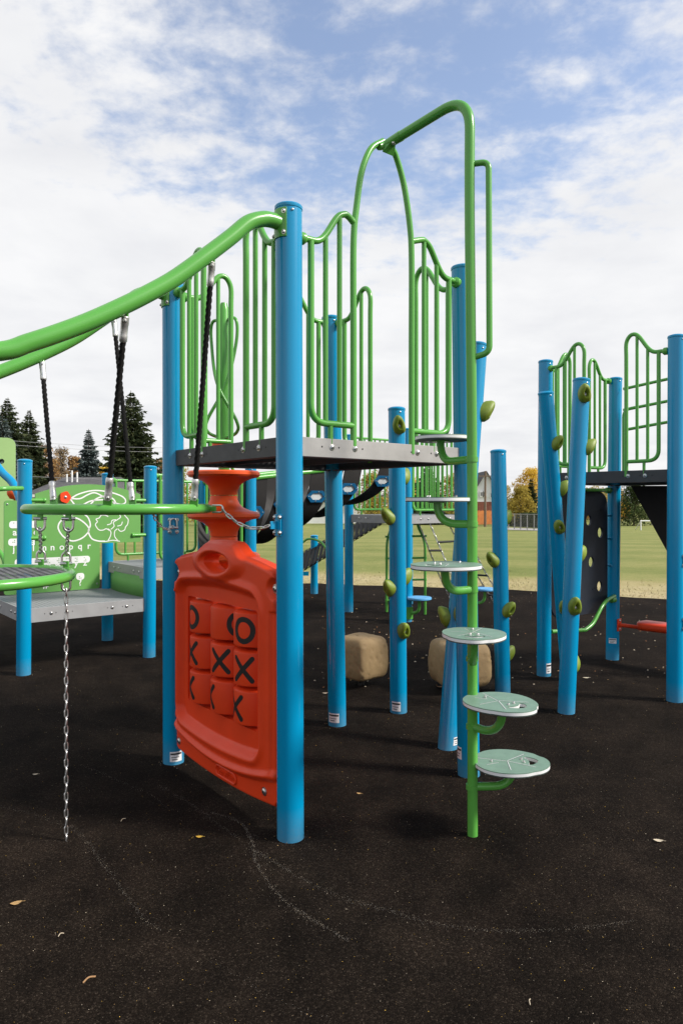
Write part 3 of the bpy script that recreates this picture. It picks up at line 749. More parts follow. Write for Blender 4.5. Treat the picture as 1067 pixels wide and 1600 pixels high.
# holed climbing wall on the E1-E2 side
e12 = (E2-E1).normalized(); n12 = V((e12.y, -e12.x, 0)); L12 = (E2-E1).length
wo = E1+n12*.0
mb = MB()
def onE(x, y):
    q, t = along(E1, E2, x); return (q-E1).dot(e12), EYE-(y-H0)*q.y/F
out = rrect(.10, .50, L12-.10, 1.685, .14, 6)
holes = []
for x, y in ((918, 813), (936, 832), (922, 878), (935, 916), (905, 855), (895, 800)):
    u, v = onE(x, y); holes.append(circ(u, v, .043, .052, 20))
for x, y in ((927, 919), (924, 921), (936, 797), (929, 799)):
    u, v = onE(x, y); holes.append(circ(u, v, .008, .008, 8))
mb.plate((wo, e12, V((0, 0, 1)), n12), out, holes, [(-.01, .01, 0)], 0, 0)
cw = mb.build('climbing_wall', 'navy', rt, angle=30)
for z, s in ((1.70, 1), (.66, -1)):
    mb = MB(); ov = n12*.05
    if s > 0: mb.tube(fillet([E1+e12*.05+ov*0+V((0, 0, z)), E2-e12*.34+ov+V((0, 0, z)), E2-e12*.05+V((0, 0, z))], .08), .017, 10)
    else:
        q = [E2-e12*.04+n12*.05, E2-e12*.30+n12*.10, E2-e12*.52+n12*.12]
        mb.tube(fillet([q[0]+V((0, 0, .645)), q[1]+V((0, 0, .615)), q[2]+V((0, 0, .42)), q[2]-e12*.12+V((0, 0, .38))], .12), .019, 12)
        mb.tube(fillet([E1+e12*.05+n12*.05+V((0, 0, .40)), q[2]-e12*.12+V((0, 0, .38))], .05), .019, 10)
    wt = mb.build('wall_tube', 'green', rt)
    mb = MB(); mb.lathe([(.024, -.03), (.03, -.025), (.03, .03), (.024, .035)], E2-e12*.075+n12*(.05 if s < 0 else 0)+V((0, 0, z-(.05 if s < 0 else 0))), e12, 14); mb.build('clamp', 'green', wt)
mb = MB()
for z in (.95, 1.22, 1.45): mb.lathe([(.011, -.02), (.013, .0), (.013, .02)], E2-e12*.075+n12*.02+V((0, 0, z)), n12, 10)
mb.build('wall_fixing', 'blue', rt)
# bench from the E2 post
ed = (E4-E2).normalized(); bn = V((ed.y, -ed.x, 0)); bz = .355
mb = MB(); c = E2+ed*(PR+.002)+V((0, 0, bz))
mb.box(c-bn*.035+V((0, 0, -.06)), ed*.012, bn*.07, V((0, 0, .12)))
mb.tube([c+ed*.01, c+ed*.24], .019, 12); bk = mb.build('bench_bracket', 'red', rt, bevel=.002)
bolts(bk, [(c+ed*.013+V((0, 0, z)), ed, .009) for z in (-.042, .042)])
mb = MB(); b0 = E2+ed*(PR+.20); ring = []
pr_ = [(-.13, -.005), (-.125, .022), (-.10, .035), (0, .040), (.10, .035), (.125, .022), (.13, -.005), (.11, -.028), (.05, -.035), (-.05, -.035), (-.11, -.028)]
vs = []; K = 22; ln = .92
for i in range(K+1):
    t = i/K; e = min(t, 1-t); s_ = min(1, (e/.05))**.5 if e < .05 else 1; s_ = max(s_, .25)
    for x, z in pr_: vs.append(b0+ed*(t*ln)+bn*(x*s_)+V((0, 0, bz+.025+z*(1.15 if s_ > .3 else .8))))
m = len(pr_); fs = [(i*m+k, i*m+(k+1) % m, (i+1)*m+(k+1) % m, (i+1)*m+k) for i in range(K) for k in range(m)]
fs += [tuple(range(m-1, -1, -1)), tuple(K*m+k for k in range(m))]
mb.add(vs, fs); mb.build('bench_seat', 'red', rt, angle=70)
# black slide leaving the deck on the far right side
sd0 = E2.lerp(E4, .30)+V((0, 0, RZ-.06)); sdir = (E4-E2).normalized()
mb = MB(); tri = [P(985, 759, 6.95), P(1085, 759, 6.75), P(1085, 941, 6.75)]; wv = V((.35, .42, 0))
mb.add(tri+[p+wv for p in tri], [(0, 2, 1), (3, 4, 5), (0, 1, 4, 3), (1, 2, 5, 4), (2, 0, 3, 5)])
mb.build('slide', 'belt', rt, smooth=False)
for z in (.62, 1.12):                                    # lugs on the near right post
    f = bracket(rt, V((E3.x, E3.y, z)), V((.8, -.6, 0)), .10, .05, 'blue', 'post_lug')
# ================================================================== LEFT STRUCTURE (play panels and low decks)
L1, L2, L3 = G(37.5, 1054), G(233.5, 1026), G(168.5, 1000); L4 = L1+L3-L2
ax1 = (L2-L1).normalized(); ax2 = V((.77, .64, 0)); L5 = L2+ax2*1.22; L6 = L3+ax2*1.22
lt = thing('panel_deck', (L1+L2+L3+L4)/4, 'low grey play deck with green alphabet and maze panels on the left side', 'play structure')
post(lt, L1, (P(39.5, 720, L1.y).x, L1.y), P(39.5, 720, L1.y).z)
post(lt, L2, (P(235.5, 730, L2.y).x, L2.y), P(235.5, 730, L2.y).z)
post(lt, L3, (L3.x, L3.y), P(168, 741, L3.y).z)
post(lt, L4, (L4.x, L4.y), 1.85)
post(lt, L5, (L5.x, L5.y), 1.98); post(lt, L6, (L6.x, L6.y), 1.95)
LZ = .60; LZ2 = .905
deck(lt, [L1, L2, L3, L4], LZ, .13, mf='fascia_light', mp='deck_perf_grey')
deck(lt, [L2, L5, L6, L3], LZ2, .12, mf='fascia', mp='deck_perf_grey')
# step riser between the two decks
u23 = (L3-L2).normalized(); n23 = V((-ax2.x, -ax2.y, 0))
mb = MB(); q = L2+u23*.07+n23*-.02
pts = [q+u23*((L3-L2).length-.14)*t+n23*(.045*math.sin(PI*t)) for t in [i/14 for i in range(15)]]
vs = []
for p in pts: vs += [p+V((0, 0, LZ-.02)), p+V((0, 0, LZ2-.095))]
mb.add(vs, [(2*i, 2*i+2, 2*i+3, 2*i+1) for i in range(14)]); rs_ = mb.build('riser_panel', 'panel_green', lt)
sol = rs_.modifiers.new('thick', 'SOLIDIFY'); sol.thickness = .012
# maze panel between L1 and L2
nf = V((ax1.y, -ax1.x, 0)); LL = (L2-L1).length
def on1(x, y):
    q, t = along(L1, L2, x); return (q-L1).dot(ax1), EYE-(y-H0)*q.y/F
u0, u1 = .095, LL-.105; zb_, zs, zt_ = 1.182, 1.66, 1.755
outl = [(u0, zb_), (u1, zb_)]+[(u1+(u0-u1)*t, zs+(zt_-zs)*(1-(2*t-1)**2)) for t in [i/20 for i in range(21)]]
fr1 = (L1+nf*.02, ax1, V((0, 0, 1)), nf)
mb = MB(); mb.plate(fr1, outl, [], [(-.009, .009, 0)], 0, 0)
mz = mb.build('maze_panel', 'panel_green', lt, angle=30, bevel=.003)
def strokes(mb, fr, pts, w, lift, closed=False, n=7):
    sm = cat_rom([V((p[0], p[1], 0)) for p in pts], n, closed); o, U, W, Nn = fr
    m = len(sm); vs = []
    for i, p in enumerate(sm):
        a = sm[i-1] if (i or closed) else p; b = sm[(i+1) % m] if (i < m-1 or closed) else p
        t = (b-a); t = t.normalized() if t.length > 1e-9 else V((1, 0, 0)); nn = V((-t.y, t.x, 0))*w/2
        for s in (1, -1): q = p+nn*s; vs.append(o+U*q.x+W*q.y+Nn*lift)
    fs = [(2*i+1, 2*((i+1) % m)+1, 2*((i+1) % m), 2*i) for i in range(m if closed else m-1)]
    mb.add(vs, fs)
mb = MB(); S = lambda pl: [on1(x, y) for x, y in pl]
for pl in ([(108, 780), (122, 772), (145, 766.5), (170, 769), (190, 776), (195, 784), (188, 788), (174, 784), (160, 776), (147, 770), (136, 773), (124, 779), (110, 779)],
           [(128, 789), (140, 783), (155, 781), (170, 782), (181, 789)], [(140, 788), (150, 779), (165, 775), (176, 780), (181, 789)],
           [(88, 790), (92, 800), (105, 807), (120, 810), (132, 818), (138, 828), (128, 840), (112, 845), (98, 838), (90, 825), (94, 814), (106, 808)],
           [(106, 775), (112, 784), (126, 800), (136, 808), (140, 820), (137, 830), (142, 841), (152, 845), (163, 845.5)],
           [(106, 808), (118, 800), (130, 796), (142, 799)]):
    strokes(mb, fr1, S(pl), .013, .0096)
tree_ln = [[(167, 845.5), (171, 838), (172, 831), (168, 826)], [(183, 845), (178, 838), (178, 830), (182, 826)], [(163, 846), (175, 844), (186, 845.5)],
           [(170, 829), (165, 826), (160, 828), (154, 828), (150, 824), (148, 819), (151, 815), (149, 811), (154, 809), (157, 805), (163, 805), (168, 807)],
           [(172, 827), (177, 822), (176, 816), (182, 812), (187, 808), (186, 804), (192, 804), (196, 808), (199, 812), (198, 819), (195, 823), (193, 828), (187, 830), (183, 826)],
           [(166, 820), (172, 818), (174, 813), (180, 812)], [(182, 822), (188, 820), (190, 815)]]
for pl in tree_ln: strokes(mb, fr1, S(pl), .0085, .0096)
mb.build('maze_groove', 'white', mz, smooth=False)
mb = MB(); u, v = on1(100, 777); rg = [(u+(.054+.0035*math.cos(5*a))*math.cos(a)*.9, v+(.054+.0035*math.cos(5*a))*math.sin(a)) for a in [2*PI*k/40 for k in range(40)]]
mb.plate(fr1, rg, [], [(.013, .035, 0)], 0, 0); kn = mb.build('spin_knob', 'redknob' if 'redknob' in M else 'red', mz, angle=30, bevel=.003)
mb = MB(); bolt_mb(mb, fr1[0]+ax1*u+V((0, 0, v))+nf*.035, nf, .012); mb.build('bolt', ['steel', 'hole'], mz)
for uu in (0.045, LL-.055):
    for z in (1.25, 1.60):
        mb = MB(); a = L1+ax1*(uu)+nf*.03+V((0, 0, z)); mb.tube([a, a+ax1*.13*(1 if uu < .5 else -1)], .018, 10)
        mb.lathe([(.02, -.002), (.022, .002), (.022, .02), (.02, .024)], a+ax1*(.13-.012 if uu < .5 else -.13-.012), ax1, 12); mb.build('panel_clamp', 'green', mz)
# alphabet panel between L4 and L3
ax4 = (L3-L4).normalized(); nf4 = V((ax4.y, -ax4.x, 0))
def on4(x, y):
    q, t = along(L4, L3, x); return (q-L4).dot(ax4), EYE-(y-H0)*q.y/F
ua = on4(6, 800)[0]; ub = on4(155, 800)[0]
fr4 = (L4+nf4*.02, ax4, V((0, 0, 1)), nf4)
mb = MB(); mb.plate(fr4, rrect(ua, LZ+.005, ub, 1.60, .03), [], [(-.009, .009, 0)], 0, 0)
al = mb.build('alphabet_panel', 'panel_green', lt, angle=30, bevel=.003)
rows = [('abcdefghi', 22.5, 145, 818.5, 832), ('jklmnopqr', 21, 138, 845, 857.5), ('stuvwxyz', 31, 132, 876, 884.5), ('#,?', 70.5, 124.5, 902, 914)]
braille = {'a': '1', 'b': '12', 'c': '14', 'd': '145', 'e': '15', 'f': '124', 'g': '1245', 'h': '125', 'i': '24', 'j': '245', 'k': '13', 'l': '123', 'm': '134', 'n': '1345', 'o': '135', 'p': '1234', 'q': '12345', 'r': '1235', 's': '234', 't': '2345', 'u': '136', 'v': '1236', 'w': '2456', 'x': '1346', 'y': '13456', 'z': '1356', '#': '3456', ',': '2', '?': '236'}
for s, xa, xb, yb, yl in rows:
    n = len(s); a = on4(xa, yb); b = on4(xb, yb)
    bar = MB()
    spans = [(a[0]-.055, b[0]+.055)] if s != '#,?' else [(on4(xa+(xb-xa)*i/2, yb)[0]-.045, on4(xa+(xb-xa)*i/2, yb)[0]+.045) for i in range(3)]
    zc = (a[1]+b[1])/2
    gb = MB()
    for p, q in spans: gb.plate(fr4, rrect(p, zc-.038, q, zc+.038, .03), [], [(.0092, .0105, 0)], 0, 0)
    for i, chh in enumerate(s):
        u = a[0]+(b[0]-a[0])*i/(n-1)
        for dch in braille[chh]:
            k = int(dch)-1; uu, vv = u+(-.009 if k < 3 else .009), zc+.018-.018*(k % 3)
            o = fr4[0]+ax4*uu+V((0, 0, vv))+nf4*.0105; gb.lathe([(.0055, -.001), (.005, .002), (.003, .003)], o, nf4, 8, 1)
        zl = on4(xa, yl)[1]
        tb = MB(); text_mb(tb, chh, .098, fr4[0]+ax4*u+V((0, 0, zl+.0))+nf4*.0098, ax4, V((0, 0, 1)), nf4, .0006); tb.build('letter', 'white', al, smooth=False)
    gb.build('braille_bar', ['white', 'panel_green'], al, smooth=False)
bolts(al, [(fr4[0]+ax4*u+V((0, 0, v))+nf4*.009, nf4, .009) for u, v in ((ua+.03, 1.56), (ub-.03, 1.56), (ua+.03, .66), (ub-.03, .66))])
# barriers of the higher deck
def barrier(root, a, b, dz, hgt=.93, nb=9, ins=.10):
    a = V((a.x, a.y, 0)); b = V((b.x, b.y, 0)); d = (b-a).normalized(); L = (b-a).length; mb = MB()
    zlo, zhi = dz+.07, dz+hgt
    mb.tube([a+d*.05+V((0, 0, zhi)), b-d*.05+V((0, 0, zhi))], .0165, 10)
    mb.tube(fillet([a+d*ins+V((0, 0, zhi)), a+d*ins+V((0, 0, zlo)), b-d*ins+V((0, 0, zlo)), b-d*ins+V((0, 0, zhi))], .09, 6), .0165, 10)
    for i in range(1, nb): p = a+d*(ins+(L-2*ins)*i/nb); mb.tube([p+V((0, 0, zlo)), p+V((0, 0, zhi))], .013, 8)
    for t in (.2, .8): mb.tube([a+d*L*t+V((0, 0, dz-.02)), a+d*L*t+V((0, 0, zlo))], .013, 8)
    g = mb.build('barrier', 'green', root); c = MB()
    for e, s in ((a, 1), (b, -1)): c.lathe([(.026, -.008), (.032, 0), (.032, .022), (.02, .034)], e+d*s*(PR-.004)+V((0, 0, zhi)), d*s, 14)
    c.build('clamp', 'green', g)
barrier(lt, L3, L6, LZ2); barrier(lt, L6, L5, LZ2)
guardrail(lt, L2, L5-L2, LZ2, scale=.95); guardrail(lt, L5, L2-L5, LZ2, scale=.95)
# pale panel, hoops and tubes at the picture's left edge
mb = MB(); pp = P(-30, 740, 9.6); fx = (V((.95, .3, 0)).normalized(), V((0, 0, 1)), V((.3, -.95, 0)).normalized())
zt0 = P(0, 683, 9.6).z-.0
mb.plate((V((pp.x, pp.y, 0)), *fx), rrect(0, .55, P(18, 740, 9.6).x-pp.x+.02, zt0, .10), [circ(.26, zt0-.32, .035)], [(-.009, .009, 0)], 0, 0)
mb.build('rounded_panel', 'pale_green', lt, angle=30, bevel=.003)
mb = MB(); mb.tube(cat_rom([P(-40, 700, 8.4), P(-15, 715, 8.3), P(4, 738, 8.2), P(22, 757, 8.1), P(34, 790, 8.0), P(37, 840, 8.0)], 8), .045, 16); mb.build('curved_rail', 'blue', lt)
mb = MB(); q = L4-ax2*.1; mb.tube(cat_rom([V((L1.x+.02, L1.y, P(0, 763, L1.y).z)), P(10, 763.5, 6.3), P(-30, 766, 6.2)], 6), .021, 12); mb.build('side_rail', 'green', lt)
mb = MB(); oc = P(24, 770, 9.0); mb.lathe([(.02, -.085), (.06, -.075), (.088, -.03), (.095, 0), (.088, .03), (.06, .075), (.02, .085)], oc, V((0, 0, 1)), 20)
mb.lathe([(.016, -.25), (.016, -.08)], oc, V((0, 0, 1)), 10); mb.build('spin_ball', 'orange', lt)
mb = MB(); mb.tube(cat_rom([P(-30, 850, 8.8), P(-5, 858, 8.7), P(8, 878, 8.6), P(2, 900, 8.6), P(-20, 915, 8.6)], 7), .03, 12); mb.build('loop_rail', 'green', lt)
# ================================================================== FAR STRUCTURE (belt bridge, upper deck, ladders)
M1 = G(636, 971); M2 = G(545, 955.5); Mx = M1-M2; M3 = M1+ax2*1.22; M4 = M2+ax2*1.22
fs_ = thing('belt_bridge', (L5+M1)/2, 'black belt bridge with blue rimmed peepholes leading to a far deck beyond the main tower', 'play structure')
MZ = 1.405
for b, z in ((M1, 2.55), (M2, 2.55), (M3, 2.55), (M4, 2.55)): post(fs_, b, (b.x, b.y), z)
deck(fs_, [M1, M3, M4, M2], MZ, .11, mf='fascia_light', mp='deck_perf_grey')
barrier(fs_, M1, M3, MZ, 1.12, 12); barrier(fs_, M3, M4, MZ, 1.12, 10); barrier(fs_, M2, M4, MZ, 1.12, 10)
bx = (M1-L5); bl = bx.length; bxn = V((bx.x, bx.y, 0)).normalized(); by = V((-bxn.y, bxn.x, 0))
for s, w0, w1 in ((0, L5, M1), (1, L6, M2)):
    mb = MB(); mb.tube([V((w0.x, w0.y, 1.86))+bxn*.06, V((w1.x, w1.y, 2.12))-bxn*.06], .03, 14); mb.build('bridge_rail', 'green', fs_)
# U shaped belts
NB = 5
wdt = (L6-L5).dot(by)
def belt(t, wid, zr, depth, ln):
    c0 = V((L5.x, L5.y, 0))+bxn*(bl*t); pts = []
    K = 26
    for k in range(K+1):
        a = PI*k/K; yy = wdt*(.5-.5*math.cos(a)); zz = zr-depth*max(0, math.sin(a))**.62
        pts.append(c0+by*yy+V((0, 0, zz))+bxn*(ln*math.sin(a)*-.5))
    mb = MB(); mb.ribbon(pts, bxn*wid, .012); b = mb.build('belt', 'belt', fs_, angle=50, bevel=.002)
    # peephole rims on both side walls
    for k in (2, 24):
        p = pts[k]; tg = (pts[k+1]-pts[k-1]).normalized(); nn = tg.cross(bxn).normalized()
        if nn.dot(V((0, -1, 0))) < 0: nn = -nn
        if k == 24: nn = -nn
        hexo = [(.145, 0), (.085, .070), (-.085, .070), (-.145, 0), (-.085, -.070), (.085, -.070)]; hexi = [(x*.66, y*.60) for x, y in hexo]
        mm = MB(); mm.plate((p+nn*.006, bxn, bxn.cross(nn)*-1 if bxn.cross(nn).z < 0 else bxn.cross(nn), nn), hexo, [hexi], [(0, .018, 0)], 0, 0)
        rim = mm.build('peephole_rim', 'rim_blue', fs_, smooth=False, bevel=.003)
        mm = MB(); mm.add([p+nn*.010+bxn*x+tg*y for x, y in hexi], [tuple(range(6))]); mm.build('peephole', 'sky_pane', rim, smooth=False)
        bolts(rim, [(p+nn*.024+bxn*x+tg*y, nn, .007) for x, y in ((.118, 0), (-.118, 0), (0, .058), (0, -.058))])
M['sky_pane'] = simple('pale_clear_pane', (.55, .58, .58), .3, var=.1)
for i in range(NB):
    t = (.03, .21, .41, .62, .86)[i]; belt(t, .30-.012*i, 1.84+.27*t, .92-.10*i, .30+.10*i)
# sloping perforated ramp beyond the bridge
mb = MB(); a0, a1, b0_, b1_ = P(462, 897, 11.2), P(606, 811, 11.0), P(462, 868, 12.6), P(566, 811, 12.3)
mb.add([a0, a1, b1_, b0_], [(0, 1, 2, 3)]); mb.add([p-V((0, 0, .03)) for p in (a0, a1, b1_, b0_)], [(3, 2, 1, 0)])
ru = (a1-a0).normalized(); rv = V((.2, 1, 0))
mb.build('perforated_ramp', 'ramp_perf', fs_, smooth=False, uvf=lambda p: ((p-a0).dot(ru), (p-a0).dot(rv)))
mb = MB(); mb.tube(cat_rom([P(470, 850, 11.5), P(482, 842, 11.5), P(500, 846, 11.4), P(512, 858, 11.3), P(535, 862, 11.2)], 6), .018, 10); mb.build('ramp_rail', 'green', fs_)
N1 = G(491, 927.5); post(fs_, N1, (N1.x, N1.y), 1.0)
mb = MB(); q = N1+V((-.1, -.08, .32)); mb.box(q, V((-.28, -.02, 0)), V((.01, -.012, 0)), V((0, 0, .07))); rb = mb.build('ramp_bracket', 'blue', fs_, smooth=False)
# bent tube ladder below the far deck
for (x, y, xt, yt) in ((604, 956, 612, 815), (664, 960, 652, 812)):
    g = G(x, y); Y = g.y; mb = MB()
    mb.tube(fillet([V((g.x, g.y, -.02)), P(x, 845, Y), P(xt, 822, Y+.1), P(xt, yt-4, Y+.2)], .12, 6), .0185, 10); mb.build('ladder_rail', 'green', fs_)
for y in (838, 872, 906, 938):
    a = P(604, y+.5, G(604, 956).y); b = P(664, y-.5, G(664, 960).y); mb = MB(); mb.tube([a, b], .0145, 10)
    for p in (a, b): mb.lathe([(.024, -.014), (.024, .014)], p, V((0, 0, 1)), 10)
    mb.build('ladder_rung', 'green', fs_)
for pst, x, y in ((M1, 655, 933), (M3, 757, 919)):
    c = P(x, y, pst.y-.12); mb = MB()
    mb.lathe([(.05, -.036), (.14, -.034), (.158, -.026), (.16, -.012), (.155, 0), (.05, .001)], c, V((0, 0, 1)), 28); st = mb.build('round_step', 'sky_blue', fs_)
    mb = MB(); mb.tube(fillet([V((pst.x, pst.y, c.z-.22)), V((c.x, c.y, c.z-.22)), V((c.x, c.y, c.z-.03))], .12, 8), .021, 12)
    mb.tube([V((pst.x, pst.y, c.z-.30)), V((pst.x, pst.y, c.z-.14))], PR+.012, 18); mb.build('step_arm', 'green', st)
# chain net ladder
tops = [P(652, 812, 9.7), P(669, 812, 9.85), P(697, 812, 10.1), P(716, 812, 10.3)]
bots = [G(712, 958), G(735, 962), G(774, 946), G(790, 950)]
for a, b in zip(tops, bots):
    mb = MB(); chain_mb(mb, [a, a.lerp(b, .5)-V((0, 0, .04)), b], L=.07, w=.014, r=.0052, seg=5); mb.build('net_chain', 'steel', fs_)
for j, (p, q, ts) in enumerate(((0, 1, (.30, .62, .85)), (1, 2, (.22, .5, .74)), (2, 3, (.32, .6, .86)))):
    for t in ts:
        a = tops[p].lerp(bots[p], t)-V((0, 0, .04*(1-abs(2*t-1)))); b = tops[q].lerp(bots[q], t)-V((0, 0, .04*(1-abs(2*t-1))))
        mb = MB(); mb.tube([a, b], .015, 8); mb.build('net_rung', 'black', fs_)
# ================================================================== GROUND
def lawn_z(Y): return -.012-1.0*smooth(16, 72, Y)
m, nt, b = new_mat('lawn_turf'); L_ = nt.links.new
n1 = noise_tex(nt, .22, 5, .6); n2 = noise_tex(nt, 2.2, 6, .65); n3 = noise_tex(nt, 26, 4, .7)
tc = N(nt, 'ShaderNodeTexCoord'); mp = N(nt, 'ShaderNodeMapping'); mp.inputs['Rotation'].default_value = (0, 0, R(8)); L_(tc.outputs['Object'], mp.inputs['Vector'])
wv = N(nt, 'ShaderNodeTexWave', wave_type='BANDS', bands_direction='Y'); wv.inputs['Scale'].default_value = .09; wv.inputs['Distortion'].default_value = 3.5; wv.inputs['Detail'].default_value = 3; L_(mp.outputs['Vector'], wv.inputs['Vector'])
def mix(a, b_, w):
    x = N(nt, 'ShaderNodeMix', data_type='FLOAT'); x.inputs['Factor'].default_value = w; L_(a, x.inputs['A']); L_(b_, x.inputs['B']); return x.outputs['Result']
f = mix(mix(mix(n1.outputs['Fac'], n2.outputs['Fac'], .45), wv.outputs['Fac'], .12), n3.outputs['Fac'], .34)
# dry strip next to the rubber: distance along the edge line
sep = N(nt, 'ShaderNodeSeparateXYZ'); L_(tc.outputs['Object'], sep.inputs['Vector'])
ex = N(nt, 'ShaderNodeMath', operation='MULTIPLY_ADD'); ex.inputs[1].default_value = .30; ex.inputs[2].default_value = -14.25
L_(sep.outputs['X'], ex.inputs[0]); dd = N(nt, 'ShaderNodeMath', operation='ADD'); L_(sep.outputs['Y'], dd.inputs[0]); L_(ex.outputs[0], dd.inputs[1])
mr = N(nt, 'ShaderNodeMapRange'); mr.interpolation_type = 'SMOOTHSTEP'; mr.inputs['From Min'].default_value = .5; mr.inputs['From Max'].default_value = 2.8; mr.inputs['To Min'].default_value = .30; mr.inputs['To Max'].default_value = 0
L_(dd.outputs[0], mr.inputs['Value'])
ad = N(nt, 'ShaderNodeMath', operation='ADD'); L_(f, ad.inputs[0]); L_(mr.outputs['Result'], ad.inputs[1])
rp = ramp(nt, [(.28, (.105, .14, .036)), (.44, (.19, .22, .066)), (.56, (.27, .275, .095)), (.70, (.38, .325, .15)), (.90, (.54, .45, .27))])
L_(ad.outputs[0], rp.inputs['Fac']); L_(rp.outputs['Color'], b.inputs['Base Color']); b.inputs['Roughness'].default_value = .95; b.inputs['Specular IOR Level'].default_value = .1
bp = N(nt, 'ShaderNodeBump'); bp.inputs['Strength'].default_value = .9; bp.inputs['Distance'].default_value = .05; L_(n3.outputs['Fac'], bp.inputs['Height']); L_(bp.outputs['Normal'], b.inputs['Normal'])
M['lawn'] = m
mb = MB(); ys = [-60, -20, 0, 8, 12]+[16+2*i for i in range(30)]+[90, 130, 200, 400, 900, 2500]; xs = [-2500, -600, -200, -80, -40, -20, -10, 0, 10, 20, 40, 80, 200, 600, 2500]
mb.add([V((x, y, lawn_z(y))) for y in ys for x in xs], [(j*len(xs)+i, j*len(xs)+i+1, (j+1)*len(xs)+i+1, (j+1)*len(xs)+i) for j in range(len(ys)-1) for i in range(len(xs)-1)])
tag(mb.build('lawn', 'lawn', angle=180), kind='structure')
# poured rubber
m, nt, b = new_mat('black_poured_rubber'); L_ = nt.links.new
tc = N(nt, 'ShaderNodeTexCoord')
vo = N(nt, 'ShaderNodeTexVoronoi'); vo.inputs['Scale'].default_value = 210; L_(tc.outputs['Object'], vo.inputs['Vector'])
vo2 = N(nt, 'ShaderNodeTexVoronoi'); vo2.inputs['Scale'].default_value = 95; L_(tc.outputs['Object'], vo2.inputs['Vector'])
n1 = noise_tex(nt, 1.1, 5, .6); n2 = noise_tex(nt, 60, 4, .7); n4 = noise_tex(nt, 4.5, 5, .65)
rp = ramp(nt, [(0, (.0058, .0044, .0035)), (.45, (.0088, .0067, .0053)), (.82, (.0145, .0112, .0088)), (.96, (.023, .0182, .0143)), (1, (.042, .034, .027))])
L_(vo.outputs['Color'], N(nt, 'ShaderNodeSeparateColor').inputs['Color']); sc1 = nt.nodes[-1]
L_(sc1.outputs[0], rp.inputs['Fac'])
mxr = ramp(nt, [(.32, (.62, .62, .62)), (.68, (1.5, 1.44, 1.38))]); L_(n1.outputs['Fac'], mxr.inputs['Fac'])
mxr2 = ramp(nt, [(.34, (.74, .74, .74)), (.70, (1.42, 1.38, 1.32))]); L_(n4.outputs['Fac'], mxr2.inputs['Fac'])
ml = N(nt, 'ShaderNodeMix', data_type='RGBA', blend_type='MULTIPLY'); ml.inputs['Factor'].default_value = 1; L_(rp.outputs['Color'], ml.inputs['A']); L_(mxr.outputs['Color'], ml.inputs['B'])
ml2 = N(nt, 'ShaderNodeMix', data_type='RGBA', blend_type='MULTIPLY'); ml2.inputs['Factor'].default_value = 1; L_(ml.outputs['Result'], ml2.inputs['A']); L_(mxr2.outputs['Color'], ml2.inputs['B'])
L_(ml2.outputs['Result'], b.inputs['Base Color']); b.inputs['Roughness'].default_value = .95; b.inputs['Specular IOR Level'].default_value = .04
hs = mix_ = N(nt, 'ShaderNodeMath', operation='ADD'); L_(vo.outputs['Distance'], hs.inputs[0]); L_(n2.outputs['Fac'], hs.inputs[1])
bp = N(nt, 'ShaderNodeBump'); bp.inputs['Strength'].default_value = .55; bp.inputs['Distance'].default_value = .006; bp.invert = True; L_(hs.outputs[0], bp.inputs['Height']); L_(bp.outputs['Normal'], b.inputs['Normal'])
M['rubber'] = m
edge_px = [(-900, 897), (-300, 900), (0, 903), (150, 905), (380, 909), (490, 911.5), (560, 914), (797, 921.5), (920, 929), (1067, 938.5), (1250, 955)]
edge = [G(x, y) for x, y in edge_px]
edge = [q+V((0, .05*math.sin(i*1.7), 0)) for i, q in enumerate(cat_rom(edge, 6))]
far = [V((14, 8, 0)), V((30, 2, 0)), V((30, -30, 0)), V((-45, -30, 0)), V((-45, 12, 0))]
mb = MB(); lp = edge+far
mb.plate((V((0, 0, 0)), V((1, 0, 0)), V((0, 1, 0)), V((0, 0, 1))), [(p.x, p.y) for p in lp], [], [(-.05, 0, 0)], 0, 0)
tag(mb.build('rubber_surface', 'rubber', smooth=False), kind='structure')
# street across the field
M['concrete'] = simple('pale_concrete', (.42, .40, .37), .85, var=.12, vscale=1.2)
M['hedge'] = simple('clipped_hedge', (.03, .05, .02), .8, var=.3, vscale=2)
mb = MB()
sp = [(P(700, 0, 74).x, 74), (P(840, 0, 60).x, 60.0), (P(930, 0, 66).x+6, 55)]
mb.add([V((15.5, 66, lawn_z(66)+.03)), V((19.6, 61, lawn_z(61)+.03)), V((21.5, 66, lawn_z(66)+.03)), V((15.5, 74, lawn_z(74)+.03))], [(0, 1, 2, 3)])
tag(mb.build('sidewalk', 'concrete', smooth=False), kind='structure')
# grass tufts along the edge
M['blade'] = simple('grass_blade', (.22, .22, .075), .8, var=.45, vscale=3); M['blade_dry'] = simple('dry_grass_blade', (.48, .39, .21), .85, var=.35, vscale=3)
mb = MB(); rnd = random.Random(5)
for _ in range(6000):
    t = rnd.random(); i = rnd.randrange(len(edge)-1); q = edge[i].lerp(edge[i+1], t)
    if not -9 < q.x < 9: continue
    k = min(4, rnd.expovariate(1/.7)); x = q.x+rnd.uniform(-.3, .3); y = q.y+k+.01; h = rnd.uniform(.015, .04)*(1 if k > .6 else .7); a = rnd.uniform(0, PI); w = .006+.0009*k
    z = lawn_z(y); c = V((x, y, z)); dx, dy = math.cos(a)*w, math.sin(a)*w; lx, ly = rnd.gauss(0, .02), rnd.gauss(0, .02)
    mb.add([c+V((dx, dy, 0)), c-V((dx, dy, 0)), c+V((lx, ly, h))], [(0, 1, 2)], 1 if rnd.random() < max(.25, .95-k*.26) else 0)
tag(mb.build('grass', ['blade', 'blade_dry'], smooth=False), kind='stuff')
